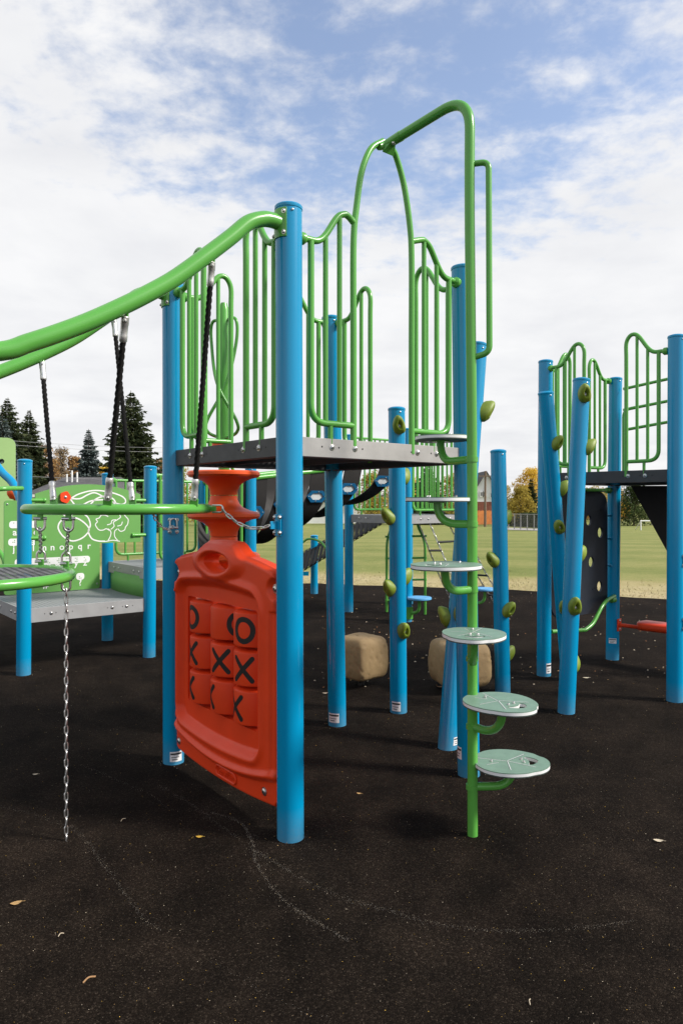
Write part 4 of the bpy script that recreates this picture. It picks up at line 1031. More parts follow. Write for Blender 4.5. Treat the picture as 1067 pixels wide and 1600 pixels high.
# ------------------------------------------------------------------ litter
M['leaf_tan'] = simple('tan_dry_leaf', (.42, .26, .10), .7, var=.25, vscale=40); M['leaf_yellow'] = simple('yellow_leaf', (.62, .38, .05), .6, var=.2, vscale=40)
M['leaf_pale'] = simple('pale_dry_leaf', (.55, .46, .33), .7, var=.2, vscale=40); M['leaf_brown'] = simple('rust_leaf', (.36, .15, .045), .7, var=.25, vscale=40)
M['twig'] = simple('twig_bark', (.32, .18, .08), .8, var=.25, vscale=40)
def leaf_mb(mb, c, s, a, mat=0, curl=.25, asp=.62):
    rot = Matrix.Rotation(a, 3, 'Z'); n = 9; vs = []
    for i in range(n):
        t = i/(n-1); x = (t-.5)*2*s; w = s*asp*math.sin(PI*min(1, t*.97+.02))**.8*(1+.10*math.sin(t*23+a))
        z = .004+curl*s*((t-.5)*2)**2*.55
        for e in (-1, 0, 1): vs.append(c+rot@V((x, e*w, z+abs(e)*curl*s*.35)))
    fs = []
    for i in range(n-1):
        for k in (0, 1): fs.append((i*3+k, (i+1)*3+k, (i+1)*3+k+1, i*3+k+1))
    mb.add(vs, fs, mat)
    mb.tube([c+rot@V((s*.98, 0, .004+curl*s*.5)), c+rot@V((s*1.5, s*.1, .004+curl*s*.2))], s*.03, 5, mat)
for (x, y, s, a, mt, lb) in ((26, 1413, .022, .5, 'leaf_tan', 'large tan dry leaf lying on the rubber at the lower left edge'), (312, 1309, .017, 0, 'leaf_yellow', 'yellow leaf on the rubber in front of the noughts and crosses panel'),
        (1028, 1315, .022, -.2, 'leaf_pale', 'pale curled leaf alone on the rubber near the right edge'), (56, 1211, .016, .2, 'leaf_pale', 'small pale leaf on the rubber left of the anchored chain'),
        (561, 1241, .014, -.3, 'leaf_tan', 'small tan leaf on the rubber between front post and step climber'), (687, 1074, .03, .1, 'leaf_brown', 'rust brown leaf beside the half hidden stone seat'),
        (690, 952, .035, .4, 'leaf_tan', 'orange tan leaf far back below the chain ladder'), (915, 1060, .03, .1, 'leaf_pale', 'pale leaf behind the foot of the right leaning post'),
        (508, 1084, .022, .2, 'leaf_pale', 'pale leaf on the rubber left of the back corner post'), (660, 1029, .018, .6, 'leaf_tan', 'slim tan leaf between the two stone seats')):
    g = G(x, y); mb = MB(); leaf_mb(mb, V((0, 0, 0)), s, a, 0)
    o = mb.build('fallen_leaf', mt, angle=60); o.location = g; o['label'] = lb; o['category'] = 'leaf'; o['group'] = 'fallen leaves on the rubber'
for x, y, a, l, lb in ((140, 1532, .8, .022, 'short brown twig lying on the rubber near the lower left corner'), (193, 1282, 1.2, .018, 'thin curved pale twig on the rubber left of the red panel'), (96, 1462, 1.0, .012, 'tiny curved straw on the rubber above the brown twig'), (828, 1567, 1.3, .014, 'thin straw lying on the rubber near the bottom edge')):
    g = G(x, y); mb = MB(); d = V((math.cos(a), math.sin(a), 0)); e = V((-d.y, d.x, 0))
    mb.tube(cat_rom([-d*l+V((0, 0, .003)), e*l*.22+V((0, 0, .008)), d*l+V((0, 0, .003))], 4), .0028 if l > .02 else .0014, 6)
    o = mb.build('twig', 'twig' if l > .02 else 'leaf_pale'); o.location = g; o['label'] = lb; o['category'] = 'twig'
mb = MB(); rnd = random.Random(11)
def crumb(p, s, mi):
    a = rnd.uniform(0, 6.28); vs = []
    for k in range(5): t = a+k*2*PI/5; rr = s*rnd.uniform(.5, 1.1); vs.append(p+V((math.cos(t)*rr, math.sin(t)*rr*.7, .0012+rnd.random()*s*.4)))
    vs.append(p+V((0, 0, s*.7+.0012))); mb.add(vs, [(k, (k+1) % 5, 5) for k in range(5)], mi)
for _ in range(2600):
    y = 905+720*rnd.random()**1.5; x = rnd.uniform(-60, 1130); g = G(x, max(y, 914 if x < 600 else 935)); k = .0007+.0016*rnd.random()**2.5+.00016*g.y**1.25*rnd.random()
    crumb(g, k, rnd.choice((0, 0, 1, 2, 2)))
for b_ in (pA[0], pB[0], pC[0], pD[0], E1, E2, E3, L1, L2, M1, M2, G(622.5, 1112), G(785, 1081), G(884, 1113), G(699, 1168), G(738, 1305)):
    for _ in range(16):
        a = rnd.uniform(0, 6.28); crumb(b_+V((math.cos(a), math.sin(a), 0))*(PR+rnd.expovariate(1/.03)), rnd.uniform(.001, .004), rnd.choice((0, 1, 1, 3, 4)))
for _ in range(260):       # leaf bits gathered near the far edge
    x = rnd.uniform(420, 1060); y = rnd.uniform(925, 1075); crumb(G(x, max(y, 945 if x > 850 else 925)), rnd.uniform(.006, .016), rnd.choice((0, 0, 1, 3)))
# loose pale grit left in trails by wheels
trails = [([(118, 1192), (175, 1215), (240, 1245), (262, 1262), (300, 1268)], .25), ([(250, 1228), (300, 1258), (330, 1280), (375, 1312)], .5), ([(330, 1270), (375, 1285), (395, 1318), (400, 1345), (420, 1380), (450, 1412), (495, 1442), (545, 1470)], 1), ([(400, 1330), (430, 1348), (480, 1378), (540, 1405), (590, 1418), (660, 1440)], .75), ([(110, 1290), (140, 1320), (160, 1350), (175, 1368), (200, 1402), (230, 1440), (255, 1452)], .55), ([(660, 1440), (760, 1454), (880, 1452), (990, 1440)], .6), ([(0, 1260), (60, 1275), (110, 1295)], .3), ([(1010, 1215), (1060, 1232)], .3), ([(330, 1500), (400, 1545), (470, 1580), (520, 1599)], .2)]
for pl, den in trails:
    sm = cat_rom([G(x, y) for x, y in pl], 14)
    for i in range(len(sm)-1):
        seg = (sm[i+1]-sm[i]); n = int(seg.length*800*den*(.35+1.3*rnd.random()))
        for _ in range(n):
            p = sm[i]+seg*rnd.random(); p = p+V((rnd.gauss(0, .004)+rnd.choice((0, 0, 0, rnd.gauss(0, .02))), rnd.gauss(0, .008), 0)); crumb(p, rnd.uniform(.0006, .0014), rnd.choice((4, 4, 4, 0)))
M['grit'] = simple('pale_grit', (.25, .23, .20), .9)
tag(mb.build('litter_crumbs', ['leaf_pale', 'leaf_tan', 'leaf_yellow', 'leaf_brown', 'grit'], smooth=False), kind='stuff')
# ================================================================== BACKGROUND TREES
M['bark'] = simple('tree_bark', (.10, .075, .055), .9, var=.3)
def leafmat(name, cols, tr=.45):
    m, nt, b = new_mat(name); g = N(nt, 'ShaderNodeNewGeometry'); r = ramp(nt, [(i/(len(cols)-1), c) for i, c in enumerate(cols)])
    nt.links.new(g.outputs['Random Per Island'], r.inputs['Fac']); nt.links.new(r.outputs['Color'], b.inputs['Base Color']); b.inputs['Roughness'].default_value = .75; b.inputs['Specular IOR Level'].default_value = .15
    t = N(nt, 'ShaderNodeBsdfTranslucent'); nt.links.new(r.outputs['Color'], t.inputs['Color']); mx = N(nt, 'ShaderNodeMixShader'); mx.inputs['Fac'].default_value = tr
    nt.links.new(b.outputs['BSDF'], mx.inputs[1]); nt.links.new(t.outputs['BSDF'], mx.inputs[2]); nt.links.new(mx.outputs['Shader'], nt.nodes['Material Output'].inputs['Surface']); return m
M['needle'] = leafmat('dark_spruce_needles', [(.026, .040, .018), (.045, .060, .025), (.075, .085, .036)], .15)
M['needle_blue'] = leafmat('blue_spruce_needles', [(.045, .064, .06), (.085, .11, .105), (.13, .16, .15)], .1)
M['yel'] = leafmat('yellow_leaves', [(.50, .31, .025), (.70, .47, .05), (.78, .58, .11)])
M['ylg'] = leafmat('yellow_green_leaves', [(.22, .17, .03), (.38, .29, .05), (.50, .38, .07)])
M['ora'] = leafmat('rust_leaves', [(.22, .12, .05), (.34, .19, .07), (.42, .27, .11)])
M['grn'] = leafmat('green_leaves', [(.028, .05, .014), (.05, .08, .02), (.085, .115, .03)])
M['tanl'] = leafmat('tan_twig_leaves', [(.22, .16, .10), (.32, .24, .15), (.38, .29, .18)])
def spruce(x, ytop, wpx, Y, mat, label, seed, n=64):
    rnd = random.Random(seed); zb = lawn_z(Y); top = P(x, ytop, Y); Ht = top.z-zb; rad = wpx/2*Y/F*1.42
    root = thing('spruce_tree', (top.x, Y, zb), label, 'spruce tree', 'conifers beyond the playground')
    mb = MB(); mb.tube([V((top.x, Y, zb)), V((top.x, Y, zb+Ht*.5)), V((top.x+rnd.gauss(0, .05), Y, zb+Ht))], [Ht*.02, Ht*.012, .02], 8); mb.build('trunk', 'bark', root)
    mb = MB(); nl = int(Ht*7.5)
    for l in range(nl):
        t = (l+rnd.random()*.8)/nl; z = zb+Ht*(.04+.95*t); r0 = rad*(1-t)**.82*rnd.uniform(.72, 1.2)*(1+.12*math.sin(l*1.7+seed))+.05; nb = max(5, int(6+9*(1-t))); a0 = rnd.random()*6.28
        for bI in range(nb):
            a = a0+bI*2*PI/nb+rnd.gauss(0, .18); r = r0*rnd.uniform(.62, 1.12); d = V((math.cos(a), math.sin(a), 0)); sd = V((-d.y, d.x, 0))
            droop = -.18*r+.35*r*(t-.3); k = max(4, int(r/.26))
            for i in range(1, k+1):
                s = i/k; p = V((top.x, Y, z))+d*(r*s)+V((0, 0, droop*s+.16*r*s*s)); w = (.30+.30*(1-s)*min(1, r/2))*rnd.uniform(.7, 1.3)*(.35+.65*min(1, (1-t)*2.2)); ln = r/k*1.1+.08
                for q in range(3):
                    ss = rnd.uniform(-1, 1); dirn = (d*rnd.uniform(.5, 1)+sd*ss*.9+V((0, 0, rnd.uniform(-.55, .15)))).normalized(); nn = dirn.cross(V((rnd.gauss(0, 1), rnd.gauss(0, 1), rnd.gauss(0, 1)))).normalized()*w*.38
                    b0 = p+sd*ss*w*.7; mb.add([b0-nn, b0+nn, b0+dirn*ln*.9+nn*.3, b0+dirn*ln*.9-nn*.3], [(0, 1, 2, 3)])
    mb.build('crown', mat, root, smooth=False)
def tree(x, ytop, wpx, Y, mat, label, seed, leaves=3000, size=.26, lobes=24, base=.16, bare=0, cat='tree', name='leafy_tree', group='autumn trees beyond the playground'):
    rnd = random.Random(seed); zb = lawn_z(Y); top = P(x, ytop, Y); Ht = top.z-zb; rad = wpx/2*Y/F
    root = thing(name, (top.x, Y, zb), label, cat, group); cx_ = top.x
    mb = MB(); mb.tube(cat_rom([V((cx_, Y, zb)), V((cx_+rnd.gauss(0, .1), Y, zb+Ht*.3)), V((cx_+rnd.gauss(0, .2), Y, zb+Ht*.75))], 4), [max(.03, Ht*.022*(1-i/10)) for i in range(9)], 8)
    cl = []
    for i in range(lobes):
        t = (i+.5)/lobes; z = base+(1-base)*t; rr = rad*math.sin(PI*min(.97, .18+.80*t))**.7; a = i*2.4+rnd.random(); q = rr*rnd.uniform(.25, .8)
        c = V((cx_+math.cos(a)*q, Y+math.sin(a)*q, zb+Ht*min(z, .9))); lr = rad*rnd.uniform(.30, .50)*(1.2-.5*t); cl.append((c, lr))
        mb.tube(cat_rom([V((cx_, Y, zb+Ht*max(.12, z*.55))), V((cx_, Y, zb+Ht*z*.7)).lerp(c, .55), c], 3), [Ht*.008, Ht*.008, Ht*.007, Ht*.006, Ht*.005, Ht*.003, .01], 5)
        if bare:
            for _ in range(bare):
                e = c+V((rnd.gauss(0, lr*.7), rnd.gauss(0, lr*.7), abs(rnd.gauss(0, lr*.9)))); mb.tube([c.lerp(e, 0), c.lerp(e, .5)+V((rnd.gauss(0, .06), 0, 0)), e], [.03, .02, .008], 4)
    mb.build('trunk', 'bark', root)
    mb = MB()
    for _ in range(int(leaves*1.7)):
        c, lr = rnd.choice(cl); d = V((rnd.gauss(0, 1), rnd.gauss(0, 1), rnd.gauss(0, .85))).normalized(); p = c+d*lr*rnd.random()**.42*1.12
        u = V((rnd.gauss(0, 1), rnd.gauss(0, 1), rnd.gauss(0, 1))).normalized(); w = u.orthogonal().normalized(); s = size*rnd.uniform(.5, 1.2)
        mb.add([p-u*s*.5, p+w*s*.3, p+u*s*.5, p-w*s*.3], [(0, 1, 2, 3)])
    mb.build('crown', mat, root, smooth=False)
spruce(12, 621, 84, 60, 'needle', 'tall dark green spruce standing at the picture left edge', 1)
spruce(46, 640, 62, 66, 'needle', 'dark spruce just right of the tallest one at the left edge', 2)
spruce(4, 648, 66, 52, 'needle_blue', 'blue grey spruce low in front of the dark pair at left edge', 3)
spruce(139, 670, 46, 62, 'needle_blue', 'small blue spruce alone above the grey house roof', 4)
spruce(206, 610, 92, 58, 'needle', 'big dark spruce seen behind the hanging ropes beside the left tower post', 5)
spruce(668, 722, 46, 84, 'needle', 'dark spruce seen through the bars of the far deck barrier', 6)
spruce(829, 748, 17, 92, 'needle', 'small dark spruce in front of the bright yellow tree at right', 7)
spruce(770, 738, 12, 110, 'needle', 'distant spruce tip between the gabled house and yellow tree', 17)
tree(68, 688, 52, 70, 'ora', 'half bare rust coloured tree between dark spruces and small blue spruce', 21, 1500, .22, bare=8)
tree(98, 693, 44, 74, 'tanl', 'nearly bare tan tree left of the small blue spruce', 22, 1300, .2, bare=10)
tree(116, 706, 34, 66, 'ora', 'low orange tree touching the small blue spruce', 23, 1500, .22, bare=4)
tree(163, 722, 36, 72, 'yel', 'bright yellow tree between the blue spruce and big dark spruce', 24, 1700, .22)
tree(252, 712, 40, 70, 'ora', 'orange tree right of the big dark spruce behind the tower post', 25, 1700, .24)
tree(320, 742, 60, 80, 'ylg', 'yellow green tree seen behind the orange spool column', 26, 1800, .26)
tree(582, 738, 70, 82, 'ylg', 'yellow green tree beyond the last belt of the bridge', 27, 2600, .26)
tree(640, 748, 60, 90, 'yel', 'yellow tree behind the far deck barrier at its left end', 28, 2200, .26)
tree(705, 742, 54, 92, 'ylg', 'olive tree behind the far deck barrier at its right end', 29, 2200, .26)
tree(752, 744, 30, 118, 'tanl', 'pale tan tree rising behind the white gabled house', 30, 1200, .28, bare=5)
tree(812, 760, 46, 78, 'ylg', 'round olive yellow tree in front of the hedge at right', 31, 2800, .24, base=.12)
tree(830, 730, 60, 98, 'yel', 'tall bright golden tree rising behind the olive yellow one', 32, 3200, .28)
tree(990, 757, 72, 80, 'grn', 'broad green tree left of the black slide', 33, 3600, .26, base=.1)
tree(930, 762, 60, 96, 'ylg', 'yellow green tree glimpsed behind the holed climbing wall', 34, 1800, .26)
tree(1042, 770, 70, 100, 'ora', 'rust tree behind the near post of the right hand tower', 35, 1800, .26)
tree(868, 775, 36, 84, 'grn', 'small dark green bush tree behind the leaning posts', 36, 1500, .22, base=.05)
rb_ = random.Random(77)
for x, yt, wp, Yd, mt, lb in ((-20, 700, 70, 78, 'ora', 'rust tree at the very left edge behind the dark spruces'), (30, 712, 60, 74, 'ylg', 'olive yellow tree low behind the left edge spruces'), (86, 712, 52, 80, 'ora', 'broad rust tree low behind the nearly bare tan tree'),
        (128, 722, 60, 84, 'ylg', 'yellow green tree behind the small blue spruce'), (184, 716, 60, 82, 'ora', 'orange tree between yellow tree and big dark spruce'), (276, 728, 60, 84, 'ylg', 'yellow green tree right of the big spruce, behind tower corner post'),
        (365, 752, 80, 96, 'grn', 'dark green tree beyond the orange spools'), (735, 756, 40, 108, 'ylg', 'yellow green tree left of the white gabled house'), (785, 758, 46, 112, 'ylg', 'pale olive tree right behind the utility pole'),
        (862, 752, 60, 112, 'yel', 'golden tree behind the leaning climbing posts'), (905, 765, 70, 106, 'ora', 'rust tree behind the holed climbing wall'), (960, 764, 50, 104, 'yel', 'yellow tree left of the broad green tree'), (1085, 768, 90, 98, 'grn', 'green tree at the right edge beyond the goal')):
    tree(x, yt, wp, Yd, mt, lb, rb_.randrange(9999), 2400, .27, base=.04, bare=3 if mt == 'ora' else 0)
tree(520, 765, 80, 100, 'grn', 'green tree glimpsed under the main deck between the belts', 37, 2000, .28)
tree(440, 760, 60, 95, 'ylg', 'olive tree hidden mostly by black belts', 38, 1500, .28)
# ------------------------------------------------------------------ houses
M['siding'] = simple('white_siding', (.80, .80, .80), .7, var=.06, vscale=1); M['roof'] = simple('grey_shingles', (.085, .083, .085), .9, var=.25, vscale=3, bump=.3, bscale=30)
M['brickwall'] = simple('red_brown_brick', (.22, .075, .05), .9, var=.25, vscale=5); M['winglass'] = simple('window_glass', (.03, .035, .04), .12); M['trim'] = simple('white_trim', (.75, .75, .74), .6)
M['ofence'] = simple('orange_brown_boards', (.45, .15, .035), .8, var=.2, vscale=2); M['grey_metal'] = simple('galvanised_mesh', (.24, .24, .24), .6)
M['wood'] = simple('weathered_pole_wood', (.17, .12, .085), .9, var=.2)
def house(label, x0, x1, Y, eave_px, ridge_px, wall, depth=8, gable=False, lower=None, lower_px=0, wins=()):
    a = P(x0, 0, Y).x; b = P(x1, 0, Y).x; zb = lawn_z(Y); ze = P(0, eave_px, Y).z; zr = P(0, ridge_px, Y).z
    root = thing('house', ((a+b)/2, Y, zb), label, 'house', 'houses across the field')
    mb = MB(); mb.box((a, Y, zb), (b-a, 0, 0), (0, depth, 0), (0, 0, ze-zb))
    if gable: mb.add([(a, Y-.002, ze), (b, Y-.002, ze), ((a+b)/2, Y-.002, zr), (a, Y+depth, ze), (b, Y+depth, ze), ((a+b)/2, Y+depth, zr)], [(0, 1, 2), (4, 3, 5)])
    w = mb.build('wall', wall, root, smooth=False)
    mb = MB(); o = .4
    if gable:
        cx_ = (a+b)/2; sl = (zr-ze)/((b-a)/2)
        for s, e in ((-1, a-o), (1, b+o)):
            q = [V((cx_, Y-o, zr)), V((cx_, Y+depth+o, zr)), V((e, Y+depth+o, ze-sl*o)), V((e, Y-o, ze-sl*o))]
            mb.add(q+[p+V((0, 0, .18)) for p in q], [(0, 1, 2, 3), (7, 6, 5, 4), (0, 3, 7, 4), (2, 1, 5, 6), (3, 2, 6, 7)])
    else:
        q = [V((a-o, Y-o, ze)), V((b+o, Y-o, ze)), V((b-.6, Y+depth/2, zr)), V((a+.6, Y+depth/2, zr)), V((a-o, Y+depth+o, ze)), V((b+o, Y+depth+o, ze))]
        mb.add(q, [(0, 1, 2, 3), (5, 4, 3, 2), (1, 5, 2), (4, 0, 3)])
    r = mb.build('roof', 'roof', root, smooth=False)
    mb = MB(); mb.box((a-o, Y-o-.06, ze-.22), (b-a+2*o, 0, 0), (0, .06, 0), (0, 0, .2)); 
    if not gable: mb.build('eave_trim', 'trim', r, smooth=False)
    if lower: mb = MB(); mb.box((a-.05, Y-.06, zb), (b-a+.1, 0, 0), (0, .055, 0), (0, 0, P(0, lower_px, Y).z-zb)); mb.build('lower_wall', lower, root, smooth=False)
    for (wx, wy, ww, wh) in wins:
        c = P(wx, wy, Y); W_, H_ = ww*Y/F, wh*Y/F; mb = MB(); mb.box((c.x-W_/2, Y-.09, c.z-H_/2), (W_, 0, 0), (0, .06, 0), (0, 0, H_)); wo_ = mb.build('window', 'winglass', root, smooth=False)
        mb = MB(); k = .1
        for bx_ in ((c.x-W_/2-k, c.z-H_/2-k, W_+2*k, k), (c.x-W_/2-k, c.z+H_/2, W_+2*k, k), (c.x-W_/2-k, c.z-H_/2, k, H_), (c.x+W_/2, c.z-H_/2, k, H_), (c.x-.03, c.z-H_/2, .06, H_)): mb.box((bx_[0], Y-.12, bx_[1]), (bx_[2], 0, 0), (0, .08, 0), (0, 0, bx_[3]))
        mb.build('frame', 'trim', wo_, smooth=False)
    return root, r
M['tanwall'] = simple('beige_stucco', (.40, .34, .27), .85, var=.08)
h1, r1 = house('long grey shingled bungalow behind the green panels at left', 50, 172, 50, 772, 742, 'tanwall', 9, wins=((80, 790, 14, 10), (140, 790, 14, 10)))
for x, h in ((105, .15), (113, .42), (121, .30)):
    mb = MB(); p = P(x, 744, 53.0); mb.tube([p-V((0, 0, .6)), p+V((0, 0, h))], .07 if h < .5 else .03, 8); mb.build('roof_vent', 'trim', r1)
house('white gabled house with red brick base beyond the step climber', 740, 778, 92, 768, 738, 'siding', 12, True, 'brickwall', 784, ((757, 772, 4, 6), (752, 772, 4, 6), (768, 774, 4, 6)))
house('white house partly hidden by the olive yellow tree', 834, 862, 104, 772, 757, 'siding', 10, True, wins=((846, 778, 3, 5), (853, 778, 3, 5)))
house('pale house with low roof seen between the black belts', 470, 566, 88, 780, 764, 'siding', 9, wins=((520, 792, 10, 10), (545, 792, 10, 10)))
house('rust coloured house left of the broad green tree', 940, 984, 112, 782, 764, 'ofence', 10)
house('low pale house beyond the far deck', 580, 700, 98, 788, 772, 'tanwall', 9, wins=((610, 797, 9, 9), (650, 797, 9, 9), (685, 797, 9, 9)))
def fence(name, label, x0, x1, Y0, Y1, ytop, mat, mesh=False, npost=9, cat='fence'):
    a = P(x0, 0, Y0); b = P(x1, 0, Y1); a.z = lawn_z(Y0); b.z = lawn_z(Y1); h = P(0, ytop, Y0).z-a.z; root = thing(name, a.lerp(b, .5), label, cat)
    d = b-a
    for i in range(npost+1):
        p = a+d*(i/npost); mb = MB(); mb.tube([p, p+V((0, 0, h+.05))], .05, 8); mb.build('post', mat if not mesh else 'grey_metal', root)
    nrm = V((-d.y, d.x, 0)).normalized()*.03; mb = MB()
    if mesh:
        mb.tube([a+V((0, 0, h)), b+V((0, 0, h))], .03, 6); mb.build('top_rail', 'grey_metal', root); mb = MB()
        L = d.length; st = .16; K = int(L/st)
        for i in range(K):
            for s in (1, -1):
                p = a+d*(i/K); q = p+d.normalized()*(h*s*.9)
                t1 = (q-a).dot(d)/d.dot(d)
                if t1 < 0 or t1 > 1: continue
                mb.add([p, p+d.normalized()*.022, q+d.normalized()*.022+V((0, 0, h)), q+V((0, 0, h))], [(0, 1, 2, 3)])
        w = mb.build('wire_mesh', 'grey_metal', root, smooth=False)
    else:
        n = int(d.length/.16)
        for i in range(n): p = a+d*(i/n); mb.box(p-nrm+V((0, 0, .05)), d.normalized()*.148, nrm, V((0, 0, h-.05+.03*math.sin(i*2.1))))
        mb.build('board_panel', mat, root, smooth=False)
    return root
fence('board_fence', 'orange brown board fence below the white gabled house', 735, 784, 82, 84, 798, 'ofence', npost=4)
fence('mesh_fence', 'grey wire mesh fence below the dark hedge', 794, 845, 70, 62, 803, 'grey_metal', True, 5)
fence('mesh_fence', 'grey wire mesh fence behind the white goal', 950, 1090, 84, 78, 808, 'grey_metal', True, 8)
fence('mesh_fence', 'wire mesh fence along the far side under the main deck', 300, 700, 92, 92, 806, 'grey_metal', True, 14)
a = P(797, 0, 80); b = P(884, 0, 70); mb = MB(); rnd = random.Random(3)
hroot = thing('hedge', (a.lerp(b, .5).x, 75, lawn_z(75)), 'long dark clipped hedge below the white house at right', 'hedge')
core = MB(); d = V((b.x-a.x, b.y-a.y, 0)); pa = V((a.x, a.y, lawn_z(80))); hh = 1.45
n_ = V((-d.y, d.x, 0)).normalized()
core.box(pa-n_*.5, d, n_*1.0, V((0, 0, hh-.15))); core.build('hedge_core', 'hedge', hroot, smooth=False)
for _ in range(4200):
    t = rnd.random(); side = rnd.choice((-1, -1, 1)); 
    if rnd.random() < .4: p = pa+d*t+n_*rnd.uniform(-.6, .6)+V((0, 0, hh-.1+rnd.uniform(-.1, .15)))
    else: p = pa+d*t-n_*(.55+rnd.uniform(-.08, .12))+V((0, 0, rnd.uniform(0, hh)))
    u = V((rnd.gauss(0, 1), rnd.gauss(0, 1), rnd.gauss(0, 1))).normalized(); w = u.orthogonal().normalized(); s = .2
    mb.add([p-u*s*.5, p+w*s*.3, p+u*s*.5, p-w*s*.3], [(0, 1, 2, 3)])
mb.build('leaves', 'grn', hroot, smooth=False)
# goal
gY = 66; gl = P(1000.5, 0, gY).x; gr = P(1062, 0, gY).x; zb = lawn_z(gY); gh = P(0, 814, gY).z-zb
goal = thing('goal', ((gl+gr)/2, gY, zb), 'white football goal frame on the far grass at right', 'goal')
for nm, pts in (('upright', [V((gl, gY, zb)), V((gl, gY, zb+gh))]), ('upright', [V((gr, gY, zb)), V((gr, gY, zb+gh))]), ('crossbar', [V((gl-.05, gY, zb+gh)), V((gr+.05, gY, zb+gh))]), ('stay', [V((gl, gY, zb+gh)), V((gl, gY+1.2, zb))]), ('stay', [V((gr, gY, zb+gh)), V((gr, gY+1.2, zb))])):
    mb = MB(); mb.tube(pts, .06 if nm != 'stay' else .035, 10); mb.build(nm, 'trim', goal)
# utility pole and wires
pY = 76; px_ = P(757.5, 0, pY).x; zb = lawn_z(pY); zt_p = P(0, 736, pY).z
up = thing('utility_pole', (px_, pY, zb), 'weathered wooden utility pole in front of the white gabled house', 'utility pole')
mb = MB(); mb.tube([V((px_, pY, zb)), V((px_+.03, pY, zt_p))], [.14, .10], 12); mb.build('shaft', 'wood', up)
mb = MB(); mb.box((px_-.7, pY-.2, zt_p-.6), (1.4, 0, 0), (0, .1, 0), (0, 0, .12)); mb.build('crossarm', 'wood', up, smooth=False)
M['wire'] = simple('pale_wire', (.30, .30, .31), .5)
for i, (ya, yb, nm) in enumerate(((678, 698, 'upper thin pale overhead wire crossing the spruces at left'), (684, 705, 'thin pale overhead wire just below the upper one'), (736, 744, 'low thin overhead wire passing above the grey roof'))):
    mb = MB(); a = P(-160, ya-6, 46); b = P(420, yb, 58); mb.tube([a.lerp(b, k/16)-V((0, 0, .5*4*(k/16)*(1-k/16))) for k in range(17)], .012, 5)
    tag(mb.build('overhead_wire', 'wire'), nm, 'wire', 'overhead wires at left')
# ================================================================== SKY AND SUN
SUN_EL, SUN_AZ = 38.0, 103.0                    # azimuth clockwise from the view direction
w = bpy.data.worlds.new('World'); sc.world = w; w.use_nodes = True; nt = w.node_tree; L_ = nt.links.new
bg = nt.nodes['Background']; bg.inputs['Strength'].default_value = .1
sky = N(nt, 'ShaderNodeTexSky', sky_type='NISHITA'); sky.sun_disc = False; sky.sun_elevation = R(SUN_EL); sky.sun_rotation = R(SUN_AZ); sky.air_density = 1.0; sky.dust_density = 1.5; sky.ozone_density = 2.0
tc = N(nt, 'ShaderNodeTexCoord'); sep = N(nt, 'ShaderNodeSeparateXYZ'); L_(tc.outputs['Generated'], sep.inputs['Vector'])
def mth(op, a, b=None, c=None, clamp=False):
    n = N(nt, 'ShaderNodeMath', operation=op); n.use_clamp = clamp
    for i, v in enumerate((a, b, c)):
        if v is None: continue
        if isinstance(v, (int, float)): n.inputs[i].default_value = v
        else: L_(v, n.inputs[i])
    return n.outputs[0]
den = mth('ADD', mth('MAXIMUM', sep.outputs['Z'], 0), .16)
cxy = N(nt, 'ShaderNodeCombineXYZ'); L_(mth('DIVIDE', sep.outputs['X'], den), cxy.inputs[0]); L_(mth('DIVIDE', sep.outputs['Y'], den), cxy.inputs[1])
def sn(scale, det, rough, dist=0, off=(0, 0, 0), st=(1, 1, 1)):
    mp = N(nt, 'ShaderNodeMapping'); mp.inputs['Location'].default_value = off; mp.inputs['Scale'].default_value = st; L_(cxy.outputs[0], mp.inputs['Vector'])
    n = N(nt, 'ShaderNodeTexNoise'); n.inputs['Scale'].default_value = scale; n.inputs['Detail'].default_value = det; n.inputs['Roughness'].default_value = rough; n.inputs['Distortion'].default_value = dist; L_(mp.outputs['Vector'], n.inputs['Vector']); return n.outputs['Fac']
big = sn(1.5, 4, .5, .3, (3.1, 1.7, 0)); mid = sn(6.2, 8, .60, .15, (1.3, 4.2, 0), (1, 1.15, 1)); fine = sn(17, 6, .6, .2, (5.3, 2.2, 0))
el = sep.outputs['Z']
low = N(nt, 'ShaderNodeMapRange'); low.interpolation_type = 'SMOOTHSTEP'; low.inputs['From Min'].default_value = .15; low.inputs['From Max'].default_value = .47; low.inputs['To Min'].default_value = .46; low.inputs['To Max'].default_value = -.04; L_(el, low.inputs['Value'])
left = N(nt, 'ShaderNodeMapRange'); left.interpolation_type = 'SMOOTHSTEP'; left.inputs['From Min'].default_value = -.38; left.inputs['From Max'].default_value = .02; left.inputs['To Min'].default_value = .27; left.inputs['To Max'].default_value = 0; L_(sep.outputs['X'], left.inputs['Value'])
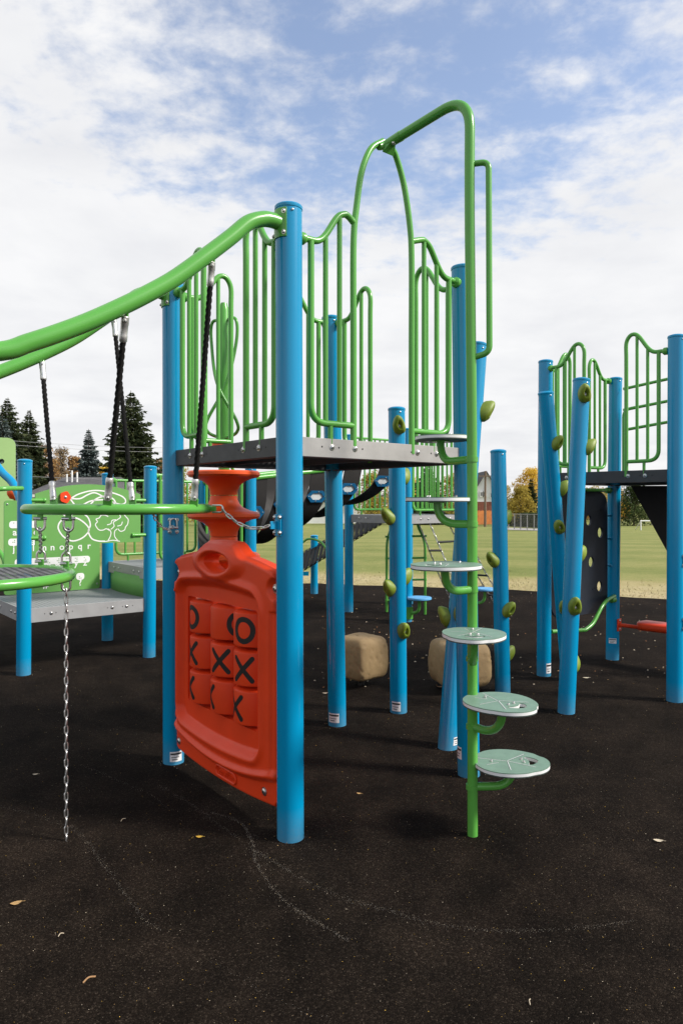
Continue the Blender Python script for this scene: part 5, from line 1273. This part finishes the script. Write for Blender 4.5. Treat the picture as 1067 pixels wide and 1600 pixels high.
rgt = N(nt, 'ShaderNodeMapRange'); rgt.interpolation_type = 'SMOOTHSTEP'; rgt.inputs['From Min'].default_value = .20; rgt.inputs['From Max'].default_value = .42; rgt.inputs['To Min'].default_value = 0; rgt.inputs['To Max'].default_value = .13; L_(sep.outputs['X'], rgt.inputs['Value'])
dens = mth('ADD', mth('ADD', mth('MULTIPLY', big, .30), mth('MULTIPLY', mid, .78)), mth('MULTIPLY', fine, .36))
dens = mth('ADD', mth('ADD', dens, low.outputs['Result']), mth('ADD', left.outputs['Result'], rgt.outputs['Result']))
cov = N(nt, 'ShaderNodeMapRange'); cov.interpolation_type = 'SMOOTHSTEP'; cov.inputs['From Min'].default_value = .60; cov.inputs['From Max'].default_value = 1.0; cov.inputs['To Min'].default_value = .10; cov.inputs['To Max'].default_value = .98; L_(dens, cov.inputs['Value'])
shade = ramp(nt, [(.30, (6.2, 6.25, 6.45)), (.62, (7.2, 7.2, 7.25))]); L_(sn(2.2, 5, .55, .2, (8, 3, 0)), shade.inputs['Fac'])
tint = N(nt, 'ShaderNodeMix', data_type='RGBA', blend_type='MULTIPLY'); tint.inputs['Factor'].default_value = 1; L_(sky.outputs['Color'], tint.inputs['A']); tint.inputs['B'].default_value = (1.75, 1.68, 1.68, 1)
mx = N(nt, 'ShaderNodeMix', data_type='RGBA'); L_(cov.outputs['Result'], mx.inputs['Factor']); L_(tint.outputs['Result'], mx.inputs['A']); L_(shade.outputs['Color'], mx.inputs['B'])
L_(mx.outputs['Result'], bg.inputs['Color'])
sl = bpy.data.lights.new('sun', 'SUN'); sl.energy = 3.6; sl.angle = R(10.0); sl.color = (1, .95, .87)
so = bpy.data.objects.new('sun', sl); COL.objects.link(so)
sd_ = V((math.sin(R(SUN_AZ))*math.cos(R(SUN_EL)), math.cos(R(SUN_AZ))*math.cos(R(SUN_EL)), math.sin(R(SUN_EL))))
so.rotation_euler = sd_.to_track_quat('Z', 'Y').to_euler()
vs_ = sc.view_settings; vs_.view_transform = 'Standard'; vs_.look = 'None'; vs_.exposure = .42; vs_.gamma = 1
for o in bpy.data.objects:
    if '_o' in o: del o['_o']
sc.cycles.max_bounces = 6; sc.cycles.transparent_max_bounces = 12
